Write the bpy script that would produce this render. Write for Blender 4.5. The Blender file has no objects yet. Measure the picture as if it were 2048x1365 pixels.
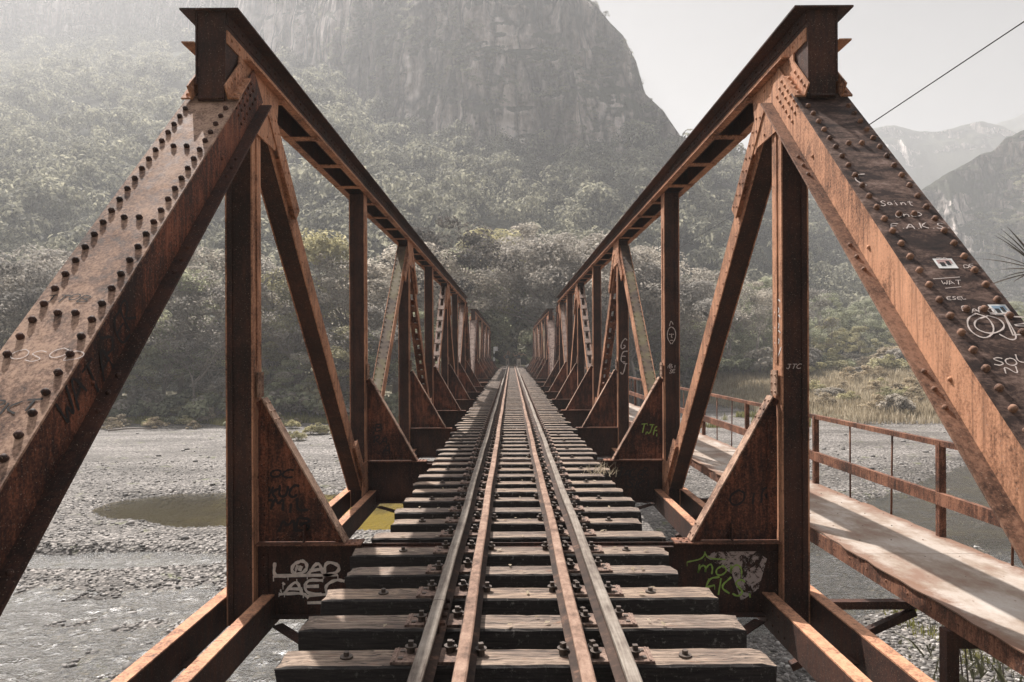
import bpy, bmesh, math, random
import numpy as np
from mathutils import Vector
R = math.radians
rnd = random.Random(7)
rng = np.random.default_rng(11)

# ---------------------------------------------------------------- camera, sky, sun, exposure
scene = bpy.context.scene
COL = scene.collection
FPX, VX, VY = 1365.0, 1022.5, 705.0
CX, CZ = -0.05, 1.60
cam = bpy.data.cameras.new("camera")
camo = bpy.data.objects.new("camera", cam)
COL.objects.link(camo)
cam.sensor_width = 36.0
cam.lens = 36.0 * FPX / 2048.0
cam.shift_x = (1024 - VX) / 2048.0
cam.shift_y = (VY - 682.5) / 2048.0
cam.clip_start = 0.05
cam.clip_end = 6000
camo.location = (CX, 0, CZ)
camo.rotation_euler = (R(90), R(0.25), 0)
scene.camera = camo

SUN = Vector((-0.40, 0.63, 1.0)).normalized()
elev = math.asin(SUN.z)
azim = math.atan2(SUN.x, SUN.y)          # from +Y toward +X
world = bpy.data.worlds.new("World")
scene.world = world
world.use_nodes = True
wn = world.node_tree
wn.nodes.clear()
sky = wn.nodes.new("ShaderNodeTexSky")
sky.sky_type = 'NISHITA'
sky.sun_disc = False
sky.sun_elevation = elev
sky.sun_rotation = azim
sky.air_density = 1.0
sky.dust_density = 2.5
sky.ozone_density = 0.6
hs = wn.nodes.new("ShaderNodeHueSaturation")
hs.inputs['Saturation'].default_value = 0.22
bg = wn.nodes.new("ShaderNodeBackground")
bg.inputs['Strength'].default_value = 0.10
wo = wn.nodes.new("ShaderNodeOutputWorld")
wn.links.new(sky.outputs[0], hs.inputs['Color'])
wtc = wn.nodes.new("ShaderNodeTexCoord"); wmp = wn.nodes.new("ShaderNodeMapping"); wmp.inputs['Scale'].default_value = (1.5, 1.5, 5)
wnz = wn.nodes.new("ShaderNodeTexNoise"); wnz.inputs['Scale'].default_value = 1.6; wnz.inputs['Detail'].default_value = 5
wrp = wn.nodes.new("ShaderNodeValToRGB"); wrp.color_ramp.elements[0].position = 0.35; wrp.color_ramp.elements[0].color = (0.86, 0.86, 0.88, 1)
wrp.color_ramp.elements[1].position = 0.68; wrp.color_ramp.elements[1].color = (1.08, 1.06, 1.04, 1)
wmx = wn.nodes.new("ShaderNodeMix"); wmx.data_type = 'RGBA'; wmx.blend_type = 'MULTIPLY'
wn.links.new(wtc.outputs['Generated'], wmp.inputs[0]); wn.links.new(wmp.outputs[0], wnz.inputs['Vector']); wn.links.new(wnz.outputs['Fac'], wrp.inputs[0])
wmx.inputs[0].default_value = 1.0
wn.links.new(hs.outputs[0], wmx.inputs[6]); wn.links.new(wrp.outputs[0], wmx.inputs[7])
# added gradient: visible sky dimmed, overhead kept bright to light the trees
wsp = wn.nodes.new("ShaderNodeSeparateXYZ"); wn.links.new(wtc.outputs['Generated'], wsp.inputs[0])
wr2 = wn.nodes.new("ShaderNodeValToRGB"); wr2.color_ramp.elements[0].position = 0.46; wr2.color_ramp.elements[0].color = (0.17, 0.17, 0.172, 1)
wr2.color_ramp.elements[1].position = 0.80; wr2.color_ramp.elements[1].color = (1, 1, 1, 1)
wn.links.new(wsp.outputs[2], wr2.inputs[0])
wm2 = wn.nodes.new("ShaderNodeMix"); wm2.data_type = 'RGBA'; wm2.blend_type = 'MULTIPLY'; wm2.inputs[0].default_value = 1.0
wn.links.new(wmx.outputs[2], wm2.inputs[6]); wn.links.new(wr2.outputs[0], wm2.inputs[7])
wn.links.new(wm2.outputs[2], bg.inputs['Color'])
wn.links.new(bg.outputs[0], wo.inputs['Surface'])

sl = bpy.data.lights.new("sun", 'SUN')
sl.energy = 5.0
sl.angle = R(0.5)
sl.color = (1.0, 0.94, 0.885)
so = bpy.data.objects.new("sun", sl)
COL.objects.link(so)
so.rotation_euler = (-SUN).to_track_quat('-Z', 'Y').to_euler()
so.location = (-20, 30, 60)

scene.view_settings.view_transform = 'Standard'
scene.view_settings.look = 'None'
scene.view_settings.exposure = 1.08
scene.view_settings.gamma = 1.0
scene.cycles.max_bounces = 6
scene.cycles.diffuse_bounces = 3
scene.cycles.glossy_bounces = 3
scene.cycles.transparent_max_bounces = 8
scene.cycles.volume_bounces = 1
scene.cycles.caustics_reflective = False
scene.cycles.caustics_refractive = False
scene.cycles.use_denoising = True
scene.cycles.denoising_prefilter = 'ACCURATE'
scene.cycles.denoising_input_passes = 'RGB_ALBEDO_NORMAL'
HAZE_DENSITY = 0.00075
HAZE_COLOR = (0.90, 0.915, 0.935, 1)

# ---------------------------------------------------------------- helpers
def tag(o, label=None, cat=None, group=None, kind=None):
    if label: o['label'] = label
    if cat: o['category'] = cat
    if group: o['group'] = group
    if kind: o['kind'] = kind
    return o

def thing(name, label, cat, loc=(0, 0, 0), group=None):
    o = bpy.data.objects.new(name, None)
    COL.objects.link(o)
    o.location = loc
    o.empty_display_size = 0.2
    return tag(o, label, cat, group)

def link_mesh(name, me, parent=None, loc=None):
    o = bpy.data.objects.new(name, me)
    COL.objects.link(o)
    if parent is not None:
        o.parent = parent
        if loc is None:
            p, L = parent, Vector((0, 0, 0))
            while p is not None:
                L += p.location
                p = p.parent
            loc = -L
    if loc is not None:
        o.location = loc
    return o

def copy_tree(o, parent=None):
    c = o.copy()
    COL.objects.link(c)
    c.parent = parent
    for ch in list(o.children):
        copy_tree(ch, c)
    return c

def frame_along(p0, p1, xdir=(1, 0, 0)):
    p0 = np.array(p0, float); p1 = np.array(p1, float)
    a = p1 - p0; L = np.linalg.norm(a); a = a / L
    x = np.array(xdir, float); x = x - a * x.dot(a); x /= np.linalg.norm(x)
    n = np.cross(x, a)
    return p0, x, a, n, L            # origin, x, along, normal

class MB:
    def __init__(s):
        s.v = []; s.f = []; s.m = []; s.sm = []
    def add(s, vs, fs, mi=0, smooth=False):
        b = len(s.v)
        s.v.extend([tuple(p) for p in vs])
        for f in fs:
            s.f.append(tuple(b + i for i in f)); s.m.append(mi); s.sm.append(smooth)
    def box(s, x0, x1, y0, y1, z0, z1, mi=0, fr=None, skew=0.0):
        x0, x1 = min(x0, x1), max(x0, x1); y0, y1 = min(y0, y1), max(y0, y1); z0, z1 = min(z0, z1), max(z0, z1)
        P = [(x0, y0, z0), (x1, y0, z0), (x1, y1, z0), (x0, y1, z0), (x0, y0, z1), (x1, y0, z1), (x1, y1, z1), (x0, y1, z1)]
        F = [(0, 3, 2, 1), (4, 5, 6, 7), (0, 1, 5, 4), (1, 2, 6, 5), (2, 3, 7, 6), (3, 0, 4, 7)]
        if fr is not None:
            o, ex, ey, ez = fr[:4]
            P = [tuple(o + ex * p[0] + ey * p[1] + ez * p[2]) for p in P]
            if np.dot(np.cross(ex, ey), ez) < 0:
                F = [tuple(reversed(f)) for f in F]
        s.add(P, F, mi)
    def prism(s, poly, axis, a0, a1, mi=0):
        # poly: 2-D points; axis 'y': (x,z) at y=a0..a1 ; axis 'x': (y,z) at x=a0..a1
        n = len(poly)
        if axis == 'y':
            A = [(p[0], a0, p[1]) for p in poly]; B = [(p[0], a1, p[1]) for p in poly]
        elif axis == 'x':
            A = [(a0, p[0], p[1]) for p in poly]; B = [(a1, p[0], p[1]) for p in poly]
        else:
            A = [(p[0], p[1], a0) for p in poly]; B = [(p[0], p[1], a1) for p in poly]
        F = [tuple(range(n)), tuple(reversed(range(n, 2 * n)))]
        F += [(i, i + n, (i + 1) % n + n, (i + 1) % n) for i in range(n)]
        s.add(A + B, F, mi)
    def rivet(s, p, n, r=0.017, h=0.012, mi=0, seg=8):
        p = np.array(p, float); n = np.array(n, float); n /= np.linalg.norm(n)
        t = np.cross(n, (0.3, 0.9, 0.2)); t /= np.linalg.norm(t); b = np.cross(n, t)
        V = []; F = []
        for k, (rr, hh) in enumerate(((1.0, 0.0), (0.86, 0.6) if h < 0.025 else (0.90, 0.66))):
            for i in range(seg):
                a = 2 * math.pi * i / seg
                V.append(p + (t * math.cos(a) + b * math.sin(a)) * r * rr + n * h * hh)
        V.append(p + n * h)
        for i in range(seg):
            j = (i + 1) % seg
            F.append((i, j, seg + j, seg + i)); F.append((seg + i, seg + j, 2 * seg))
        s.add(V, F, mi, True)
    def tube(s, pts, rads, seg=8, mi=0, cap=True, smooth=True):
        pts = [np.array(p, float) for p in pts]
        if not hasattr(rads, '__len__'): rads = [rads] * len(pts)
        V = []; F = []
        ref = np.array((0.13, 0.31, 0.94))
        for i, p in enumerate(pts):
            a = pts[min(i + 1, len(pts) - 1)] - pts[max(i - 1, 0)]
            a = a / (np.linalg.norm(a) + 1e-9)
            rf = ref if abs(a.dot(ref)) < 0.9 else np.array((1.0, 0.1, 0.05))
            t = np.cross(a, rf); t /= np.linalg.norm(t); b = np.cross(a, t)
            for k in range(seg):
                an = 2 * math.pi * k / seg
                V.append(p + (t * math.cos(an) + b * math.sin(an)) * rads[i])
        for i in range(len(pts) - 1):
            for k in range(seg):
                k2 = (k + 1) % seg
                F.append((i * seg + k, i * seg + k2, (i + 1) * seg + k2, (i + 1) * seg + k))
        if cap:
            F.append(tuple(reversed(range(seg)))); F.append(tuple(range((len(pts) - 1) * seg, len(pts) * seg)))
        s.add(V, F, mi, smooth)
    def mesh(s, name, mats):
        me = bpy.data.meshes.new(name)
        me.from_pydata(s.v, [], s.f)
        if not isinstance(mats, (list, tuple)): mats = [mats]
        for m in mats: me.materials.append(m)
        me.polygons.foreach_set('material_index', s.m)
        me.polygons.foreach_set('use_smooth', s.sm)
        me.update()
        return me
    def build(s, name, mats, parent=None, loc=None):
        return link_mesh(name, s.mesh(name, mats), parent, loc)

def np_mesh(name, V, F, mats, smooth=False, mi=None):
    """V (n,3) float, F (m,k) int with constant k"""
    me = bpy.data.meshes.new(name)
    V = np.ascontiguousarray(V, dtype=np.float32); F = np.ascontiguousarray(F, dtype=np.int32)
    m, k = F.shape
    me.vertices.add(len(V)); me.vertices.foreach_set('co', V.ravel())
    me.loops.add(m * k); me.loops.foreach_set('vertex_index', F.ravel())
    me.polygons.add(m)
    me.polygons.foreach_set('loop_start', np.arange(0, m * k, k, dtype=np.int32))
    me.polygons.foreach_set('use_smooth', np.full(m, smooth, dtype=bool))
    if not isinstance(mats, (list, tuple)): mats = [mats]
    for x in mats: me.materials.append(x)
    if mi is not None: me.polygons.foreach_set('material_index', np.ascontiguousarray(mi, dtype=np.int32))
    me.update(calc_edges=True)
    me.validate()
    return me

# numpy noise
_P = rng.random((256, 256)).astype(np.float64)
_Q = rng.random((64, 64, 64)).astype(np.float64)
def vn2(x, y):
    xi = np.floor(x).astype(int); yi = np.floor(y).astype(int)
    fx = x - xi; fy = y - yi
    fx = fx * fx * (3 - 2 * fx); fy = fy * fy * (3 - 2 * fy)
    g = lambda a, b: _P[a & 255, b & 255]
    return (g(xi, yi) * (1 - fx) + g(xi + 1, yi) * fx) * (1 - fy) + (g(xi, yi + 1) * (1 - fx) + g(xi + 1, yi + 1) * fx) * fy
def fbm(x, y, o=4):
    s = 0; a = 0.5; t = 0
    for i in range(o):
        s = s + a * vn2(x + 17.3 * i, y + 9.1 * i); t += a; a *= 0.5; x = x * 2.03; y = y * 2.03
    return s / t * 2 - 1
def ridged(x, y, o=4):
    s = 0; a = 0.5; t = 0
    for i in range(o):
        s = s + a * (1 - np.abs(2 * vn2(x + 5.3 * i, y + 29.1 * i) - 1)); t += a; a *= 0.5; x = x * 2.1; y = y * 2.1
    return s / t
def sstep(a, b, x):
    t = np.clip((x - a) / (b - a), 0, 1)
    return t * t * (3 - 2 * t)

# ---------------------------------------------------------------- materials
class NT:
    def __init__(s, name):
        s.m = bpy.data.materials.new(name); s.m.use_nodes = True
        s.t = s.m.node_tree; s.n = s.t.nodes
        s.b = s.n['Principled BSDF']; s.out = s.n['Material Output']
        s.b.inputs['Roughness'].default_value = 0.85
        s.co = s.n.new('ShaderNodeTexCoord')
    def L(s, a, b): s.t.links.new(a, b)
    def map(s, scale=(1, 1, 1), out='Object', rot=(0, 0, 0)):
        m = s.n.new('ShaderNodeMapping'); m.inputs['Scale'].default_value = scale; m.inputs['Rotation'].default_value = rot
        s.L(s.co.outputs[out], m.inputs['Vector']); return m.outputs[0]
    def noise(s, vec, scale=5, detail=6, rough=0.6, dist=0.0):
        n = s.n.new('ShaderNodeTexNoise'); s.L(vec, n.inputs['Vector'])
        n.inputs['Scale'].default_value = scale; n.inputs['Detail'].default_value = detail
        n.inputs['Roughness'].default_value = rough; n.inputs['Distortion'].default_value = dist
        return n.outputs['Fac']
    def vor(s, vec, scale=5, feat='F1', out='Distance', rand=1.0):
        n = s.n.new('ShaderNodeTexVoronoi'); s.L(vec, n.inputs['Vector']); n.feature = feat
        n.inputs['Scale'].default_value = scale; n.inputs['Randomness'].default_value = rand
        return n.outputs[out]
    def ramp(s, fac, stops):
        r = s.n.new('ShaderNodeValToRGB'); e = r.color_ramp.elements
        while len(e) < len(stops): e.new(0.5)
        for i, (p, c) in enumerate(stops):
            e[i].position = p
            e[i].color = (c, c, c, 1) if not hasattr(c, '__len__') else (*c[:3], 1)
        s.L(fac, r.inputs['Fac']); return r.outputs['Color']
    def mix(s, fac, a, b, mode='MIX'):
        m = s.n.new('ShaderNodeMix'); m.data_type = 'RGBA'; m.blend_type = mode
        for sock, v in ((m.inputs['Factor'], fac), (m.inputs['A'], a), (m.inputs['B'], b)):
            pass
        ins = [i for i in m.inputs if i.type == 'RGBA']
        fs = [i for i in m.inputs if i.type == 'VALUE'][0]
        for sock, v in ((fs, fac), (ins[0], a), (ins[1], b)):
            if hasattr(v, 'is_linked') or hasattr(v, 'links'): s.L(v, sock)
            elif hasattr(v, '__len__'): sock.default_value = (*v[:3], 1)
            else: sock.default_value = v
        return [o for o in m.outputs if o.type == 'RGBA'][0]
    def math(s, op, a, b=0.0, clamp=False):
        m = s.n.new('ShaderNodeMath'); m.operation = op; m.use_clamp = clamp
        for sock, v in ((m.inputs[0], a), (m.inputs[1], b)):
            if hasattr(v, 'links'): s.L(v, sock)
            else: sock.default_value = v
        return m.outputs[0]
    def color(s, c):
        if hasattr(c, 'links'): s.L(c, s.b.inputs['Base Color'])
        else: s.b.inputs['Base Color'].default_value = (*c[:3], 1)
    def rough(s, c):
        if hasattr(c, 'links'): s.L(c, s.b.inputs['Roughness'])
        else: s.b.inputs['Roughness'].default_value = c
    def bump(s, h, strength=0.4, dist=0.01):
        b = s.n.new('ShaderNodeBump'); b.inputs['Strength'].default_value = strength
        b.inputs['Distance'].default_value = dist; s.L(h, b.inputs['Height'])
        s.L(b.outputs[0], s.b.inputs['Normal']); return b.outputs[0]

def rust_mat(name, lo=(0.028, 0.015, 0.011), mid=(0.11, 0.047, 0.029), hi=(0.27, 0.125, 0.075), bias=0.0, spec=0.3, streak=(3, 3, 0.5)):
    t = NT(name)
    v = t.map((1, 1, 1)); vs = t.map(streak)
    big = t.noise(v, 1.7, 5, 0.65)
    st = t.noise(vs, 7, 6, 0.7)
    fine = t.noise(v, 60, 4, 0.7)
    f = t.math('ADD', t.math('MULTIPLY', big, 0.55), t.math('MULTIPLY', st, 0.45))
    f = t.math('ADD', f, t.math('MULTIPLY', t.math('SUBTRACT', fine, 0.5), 0.42))
    f = t.math('ADD', f, bias)
    drip = t.ramp(t.noise(t.map((9, 9, 0.35)), 4, 5, 0.7), [(0.50, 0.0), (0.66, 1.0)])
    c = t.ramp(f, [(0.38, lo), (0.47, mid), (0.57, hi), (0.74, tuple(min(1, x * 1.25 + 0.02) for x in hi))])
    c = t.mix(t.math('MULTIPLY', drip, 0.6), c, tuple(x * 0.55 + 0.004 for x in mid))
    sp = t.ramp(t.noise(v, 130, 2, 0.5), [(0.66, 0.0), (0.72, 1.0)])
    c = t.mix(sp, c, (0.30, 0.22, 0.17))
    ch = t.ramp(t.noise(t.map((1, 1, 1)), 5.3, 8, 0.75), [(0.60, 0.0), (0.635, 1.0)])
    c = t.mix(t.math('MULTIPLY', ch, 0.55), c, (lo[0] * 1.3, lo[1] * 1.2, lo[2] * 1.2))
    t.color(c)
    t.rough(t.ramp(st, [(0.3, 0.65), (0.7, 0.92)]))
    t.b.inputs['Specular IOR Level'].default_value = spec
    t.bump(t.math('ADD', t.math('MULTIPLY', fine, 0.5), t.math('MULTIPLY', ch, 0.6)), 0.35, 0.004)
    return t.m

M = {}
M['rust'] = rust_mat('rusty_steel')
M['rust_dark'] = rust_mat('dark_rusty_steel', lo=(0.022, 0.012, 0.009), mid=(0.055, 0.025, 0.018), hi=(0.085, 0.037, 0.024), bias=-0.05)  # darkened rust copy: shade on camera-facing steel is put into the colour
M['rust_tan'] = rust_mat('tan_rusty_steel', lo=(0.045, 0.026, 0.019), mid=(0.19, 0.11, 0.075), hi=(0.40, 0.26, 0.185), bias=0.015, streak=(2, 2, 1))
M['rust_orange'] = rust_mat('orange_rusty_steel', lo=(0.05, 0.023, 0.015), mid=(0.27, 0.13, 0.075), hi=(0.52, 0.265, 0.155), bias=0.03)  # brighter rust copy: sunlit look of strips and flanges put into the colour
M['rust_red'] = rust_mat('red_rusty_steel', lo=(0.02, 0.010, 0.008), mid=(0.085, 0.033, 0.021), hi=(0.26, 0.095, 0.052), bias=-0.035)
M['rust_tan_dark'] = rust_mat('brown_rusty_steel', lo=(0.05, 0.028, 0.02), mid=(0.14, 0.075, 0.05), hi=(0.26, 0.145, 0.095), bias=0.0)
def _plate_dark():
    t = NT('blackened_plate')
    v = t.map((1, 1, 1), rot=(0, 0.3, 0)); vs = t.map((1.4, 1.4, 5), rot=(0.8, 0.5, 0))
    n = t.noise(vs, 2.0, 8, 0.75, 0.4); f = t.noise(v, 45, 4, 0.7)
    c = t.ramp(t.math('ADD', t.math('MULTIPLY', n, 0.8), t.math('MULTIPLY', f, 0.2)), [(0.36, (0.012, 0.008, 0.007)), (0.47, (0.035, 0.020, 0.016)), (0.55, (0.12, 0.075, 0.058)), (0.66, (0.27, 0.19, 0.16))])
    t.color(c); t.rough(0.72); t.b.inputs['Specular IOR Level'].default_value = 0.25
    t.bump(f, 0.3, 0.004)
    return t.m
M['plate_dark'] = _plate_dark()
def _moss():
    t = NT('mossy_plate')
    v = t.map(); n = t.noise(t.map((1, 1, .7)), 1.6, 7, 0.7); f = t.noise(v, 50, 4, 0.7)
    c = t.ramp(n, [(0.38, (0.05, 0.035, 0.028)), (0.47, (0.12, 0.085, 0.06)), (0.55, (0.15, 0.125, 0.06)), (0.66, (0.21, 0.175, 0.13))])
    c = t.mix(t.ramp(f, [(0.55, 0), (0.65, 0.6)]), c, (0.09, 0.06, 0.045))
    t.color(c); t.bump(f, 0.4, 0.004); return t.m
M['moss'] = _moss()
def _pale():
    t = NT('faded_pale_steel')
    v = t.map((1, 1, .5)); n = t.noise(v, 6, 7, 0.75); f = t.noise(t.map(), 40, 3, 0.7)
    c = t.ramp(n, [(0.35, (0.10, 0.055, 0.04)), (0.5, (0.25, 0.175, 0.14)), (0.7, (0.36, 0.275, 0.235))])
    t.color(c); t.bump(f, 0.3, 0.004); return t.m
M['pale'] = _pale()

def _wood_top():
    t = NT('weathered_timber_top')
    g = t.noise(t.map((0.8, 26, 26)), 3.0, 8, 0.75, 0.35)
    g2 = t.noise(t.map((2.5, 90, 90)), 3.0, 4, 0.7)
    big = t.noise(t.map((1, 2, 2)), 2.2, 5, 0.6)
    f = t.math('ADD', t.math('MULTIPLY', g, 0.6), t.math('MULTIPLY', g2, 0.4))
    c = t.ramp(f, [(0.36, (0.025, 0.019, 0.016)), (0.45, (0.13, 0.10, 0.082)), (0.53, (0.34, 0.275, 0.225)), (0.66, (0.58, 0.49, 0.41))])
    oi = t.n.new('ShaderNodeObjectInfo')
    tint = t.mix(oi.outputs['Random'], (1.0, 0.90, 0.80), (0.72, 0.70, 0.69))
    c = t.mix(1.0, c, tint, 'MULTIPLY')
    dk = t.ramp(big, [(0.40, 1.0), (0.53, 0.0)])
    c = t.mix(t.math('MULTIPLY', dk, 0.6), c, (0.09, 0.065, 0.055))
    crk = t.ramp(t.noise(t.map((0.5, 14, 14)), 2.3, 3, 0.5, 0.5), [(0.475, 0.0), (0.494, 1.0), (0.506, 1.0), (0.525, 0.0)])
    c = t.mix(crk, c, (0.02, 0.015, 0.012))
    rr = t.ramp(t.noise(t.map((2, 6, 2)), 3.1, 5, 0.7), [(0.58, 0.0), (0.68, 0.5)])
    c = t.mix(rr, c, (0.24, 0.11, 0.06))
    t.color(c); t.rough(0.9); t.bump(f, 0.8, 0.008)
    return t.m
def _wood_side():
    t = NT('creosote_timber_side')
    n = t.noise(t.map((1, 1, 1)), 30, 6, 0.8); g = t.noise(t.map((2, 30, 30)), 3.0, 6, 0.7)
    c = t.ramp(g, [(0.35, (0.010, 0.008, 0.007)), (0.7, (0.045, 0.036, 0.032))])
    n2 = t.noise(t.map((1, 1, 1)), 5, 5, 0.7)
    sp = t.math('MULTIPLY', t.ramp(n, [(0.56, 0.0), (0.68, 1.0)]), t.ramp(n2, [(0.45, 0.15), (0.62, 1.0)]))
    c = t.mix(sp, c, (0.27, 0.25, 0.22))
    t.color(c); t.bump(t.math('ADD', n, g), 0.8, 0.01); return t.m
M['wood_top'] = _wood_top(); M['wood_side'] = _wood_side()
def _rail(name, cols, sc=(20, 0.8, 20)):
    t = NT(name)
    n = t.noise(t.map(sc), 5, 7, 0.75); b = t.noise(t.map((1, 1, 1)), 3.5, 5, 0.7)
    f = t.math('ADD', t.math('MULTIPLY', n, 0.5), t.math('MULTIPLY', b, 0.5))
    t.color(t.ramp(f, cols)); t.rough(0.75); t.b.inputs['Metallic'].default_value = 0.0
    t.b.inputs['Specular IOR Level'].default_value = 0.2
    t.bump(n, 0.3, 0.003); return t.m
M['rail_head'] = _rail('worn_rail_head', [(0.38, (0.09, 0.07, 0.058)), (0.5, (0.20, 0.168, 0.14)), (0.62, (0.30, 0.265, 0.225))])
M['rail_web'] = _rail('rusty_rail_web', [(0.38, (0.015, 0.010, 0.008)), (0.55, (0.06, 0.036, 0.026)), (0.66, (0.20, 0.11, 0.075))], (3, 3, 3))
M['guard_head'] = _rail('flaking_guard_rail_head', [(0.38, (0.08, 0.05, 0.038)), (0.5, (0.23, 0.145, 0.105)), (0.62, (0.36, 0.25, 0.19))], (4, 2, 4))
def flat(name, c, rough=0.8, bumpn=None):
    t = NT(name)
    n = t.noise(t.map(), 30, 4, 0.6)
    t.color(t.mix(t.ramp(n, [(0.35, 0.0), (0.7, 1.0)]), tuple(x * 0.7 for x in c), c)); t.rough(rough)
    return t.m
M['bolt'] = flat('dark_bolt_steel', (0.09, 0.065, 0.05), 0.6)
M['plate'] = rust_mat('tie_plate_steel', lo=(0.05, 0.035, 0.03), mid=(0.17, 0.11, 0.085), hi=(0.30, 0.21, 0.165))
M['paint_white'] = flat('white_spray_paint', (0.80, 0.70, 0.62))
M['paint_black'] = flat('black_spray_paint', (0.012, 0.009, 0.009))
M['paint_green'] = flat('green_spray_paint', (0.33, 0.50, 0.10))
M['paint_chalk'] = flat('pale_scrawl', (0.66, 0.56, 0.51))
M['cable'] = flat('dark_cable', (0.02, 0.018, 0.017))
M['sign_white'] = flat('white_sign_paint', (0.75, 0.74, 0.72))
M['sign_black'] = flat('black_sign_paint', (0.02, 0.02, 0.02))
def _concrete():
    t = NT('stained_concrete')
    n = t.noise(t.map((1, 1, 0.4)), 1.5, 7, 0.7); f = t.noise(t.map(), 40, 4, 0.7)
    t.color(t.ramp(n, [(0.35, (0.13, 0.115, 0.10)), (0.6, (0.33, 0.30, 0.27))])); t.bump(f, 0.3, 0.01); return t.m
M['concrete'] = _concrete()
def _deck():
    t = NT('dusty_deck_plate')
    n = t.noise(t.map((1, 0.6, 1)), 2.2, 7, 0.7); f = t.noise(t.map(), 55, 4, 0.7)
    c = t.ramp(n, [(0.34, (0.20, 0.12, 0.085)), (0.46, (0.26, 0.20, 0.155)), (0.56, (0.36, 0.305, 0.26)), (0.72, (0.43, 0.385, 0.345))])
    c = t.mix(t.ramp(f, [(0.60, 0.0), (0.70, 0.6)]), c, (0.20, 0.15, 0.12))
    # rust creeping in from both long edges of the plate
    sep = t.n.new('ShaderNodeSeparateXYZ'); t.L(t.co.outputs['Object'], sep.inputs[0])
    ed = t.math('ABSOLUTE', t.math('SUBTRACT', sep.outputs[0], 4.16))
    ed = t.math('ADD', ed, t.math('MULTIPLY', t.math('SUBTRACT', t.noise(t.map(), 4, 6, .75), 0.5), 0.45))
    e = t.ramp(ed, [(0.50, 0.0), (0.62, 1.0)])
    c = t.mix(t.math('MULTIPLY', e, 0.85), c, (0.17, 0.085, 0.05))
    t.color(c); t.bump(f, 0.25, 0.004); return t.m
M['deck'] = _deck()
def _gravel():
    t = NT('river_gravel')
    v = t.map()
    cells = t.n.new('ShaderNodeTexVoronoi'); t.L(v, cells.inputs['Vector']); cells.inputs['Scale'].default_value = 9.0
    c1 = cells.outputs['Color']; d1 = cells.outputs['Distance']
    d2 = t.vor(v, 4.0)
    bw = t.n.new('ShaderNodeRGBToBW'); t.L(c1, bw.inputs[0])
    g = t.ramp(bw.outputs[0], [(0.15, (0.075, 0.067, 0.06)), (0.5, (0.18, 0.167, 0.155)), (0.85, (0.36, 0.335, 0.315))])
    big = t.noise(t.map((0.5, 1.4, 1)), 0.30, 6, 0.65)
    g = t.mix(1.0, g, t.ramp(big, [(0.38, (0.50, 0.47, 0.43)), (0.58, (1.12, 1.09, 1.06))]), 'MULTIPLY')
    crack = t.ramp(d1, [(0.35, 0.0), (0.75, 1.0)])
    g = t.mix(t.math('MULTIPLY', crack, 0.7), g, (0.05, 0.045, 0.04))
    # wet and algae-stained where the bed dips below the water, soil above the bank
    geo = t.n.new('ShaderNodeNewGeometry'); sp = t.n.new('ShaderNodeSeparateXYZ'); t.L(geo.outputs['Position'], sp.inputs[0])
    wet = t.ramp(t.math('MULTIPLY', t.math('ADD', sp.outputs[2], 6.0), 1.0), [(0.56, 1.0), (0.60, 0.0)])
    yel = t.ramp(t.math('ADD', t.math('MULTIPLY', sp.outputs[0], 0.05), t.math('ADD', t.noise(v, 0.35, 3, 0.5), 0.5)), [(0.25, (0.035, 0.03, 0.012)), (0.48, (0.13, 0.11, 0.025)), (0.66, (0.52, 0.43, 0.06))])
    inpool = t.math('MULTIPLY', t.ramp(t.math('MULTIPLY', sp.outputs[1], 0.02), [(0.50, 0.0), (0.53, 1.0)]), t.ramp(t.math('ADD', t.math('MULTIPLY', sp.outputs[0], 0.02), 0.5), [(0.44, 1.0), (0.52, 0.0)]))
    wetc = t.mix(inpool, t.mix(1.0, g, (0.22, 0.19, 0.15), 'MULTIPLY'), yel)
    g = t.mix(t.math('MULTIPLY', wet, 0.92), g, wetc)
    veg = t.noise(v, 0.8, 6, 0.7)
    vg = t.ramp(veg, [(0.60, 0.0), (0.66, 0.7)])
    g = t.mix(vg, g, (0.12, 0.13, 0.05))
    soil = t.ramp(t.math('MULTIPLY', t.math('ADD', sp.outputs[2], 5.3), 0.8), [(0.2, 0.0), (0.45, 1.0)])
    g = t.mix(soil, g, t.ramp(t.noise(v, 1.2, 6, 0.7), [(0.3, (0.09, 0.085, 0.045)), (0.7, (0.26, 0.22, 0.13))]))
    t.color(g)
    h = t.math('ADD', t.math('MULTIPLY', t.math('SUBTRACT', 1.0, d1), 1.0), t.math('MULTIPLY', t.math('SUBTRACT', 1.0, d2), 1.6))
    t.bump(h, 0.9, 0.08); t.rough(0.8)
    return t.m
M['gravel'] = _gravel()
def _stone():
    t = NT('river_stone')
    oi = t.n.new('ShaderNodeNewGeometry')
    r = oi.outputs['Random Per Island']
    c = t.ramp(r, [(0.0, (0.07, 0.064, 0.058)), (0.45, (0.16, 0.149, 0.14)), (0.8, (0.28, 0.262, 0.245)), (1.0, (0.46, 0.435, 0.41))])
    n = t.noise(t.map(), 14, 4, 0.6)
    c = t.mix(t.ramp(n, [(0.4, 0.0), (0.7, 0.3)]), c, (0.15, 0.13, 0.11))
    t.color(c); t.rough(0.75); return t.m
M['stone'] = _stone()
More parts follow.
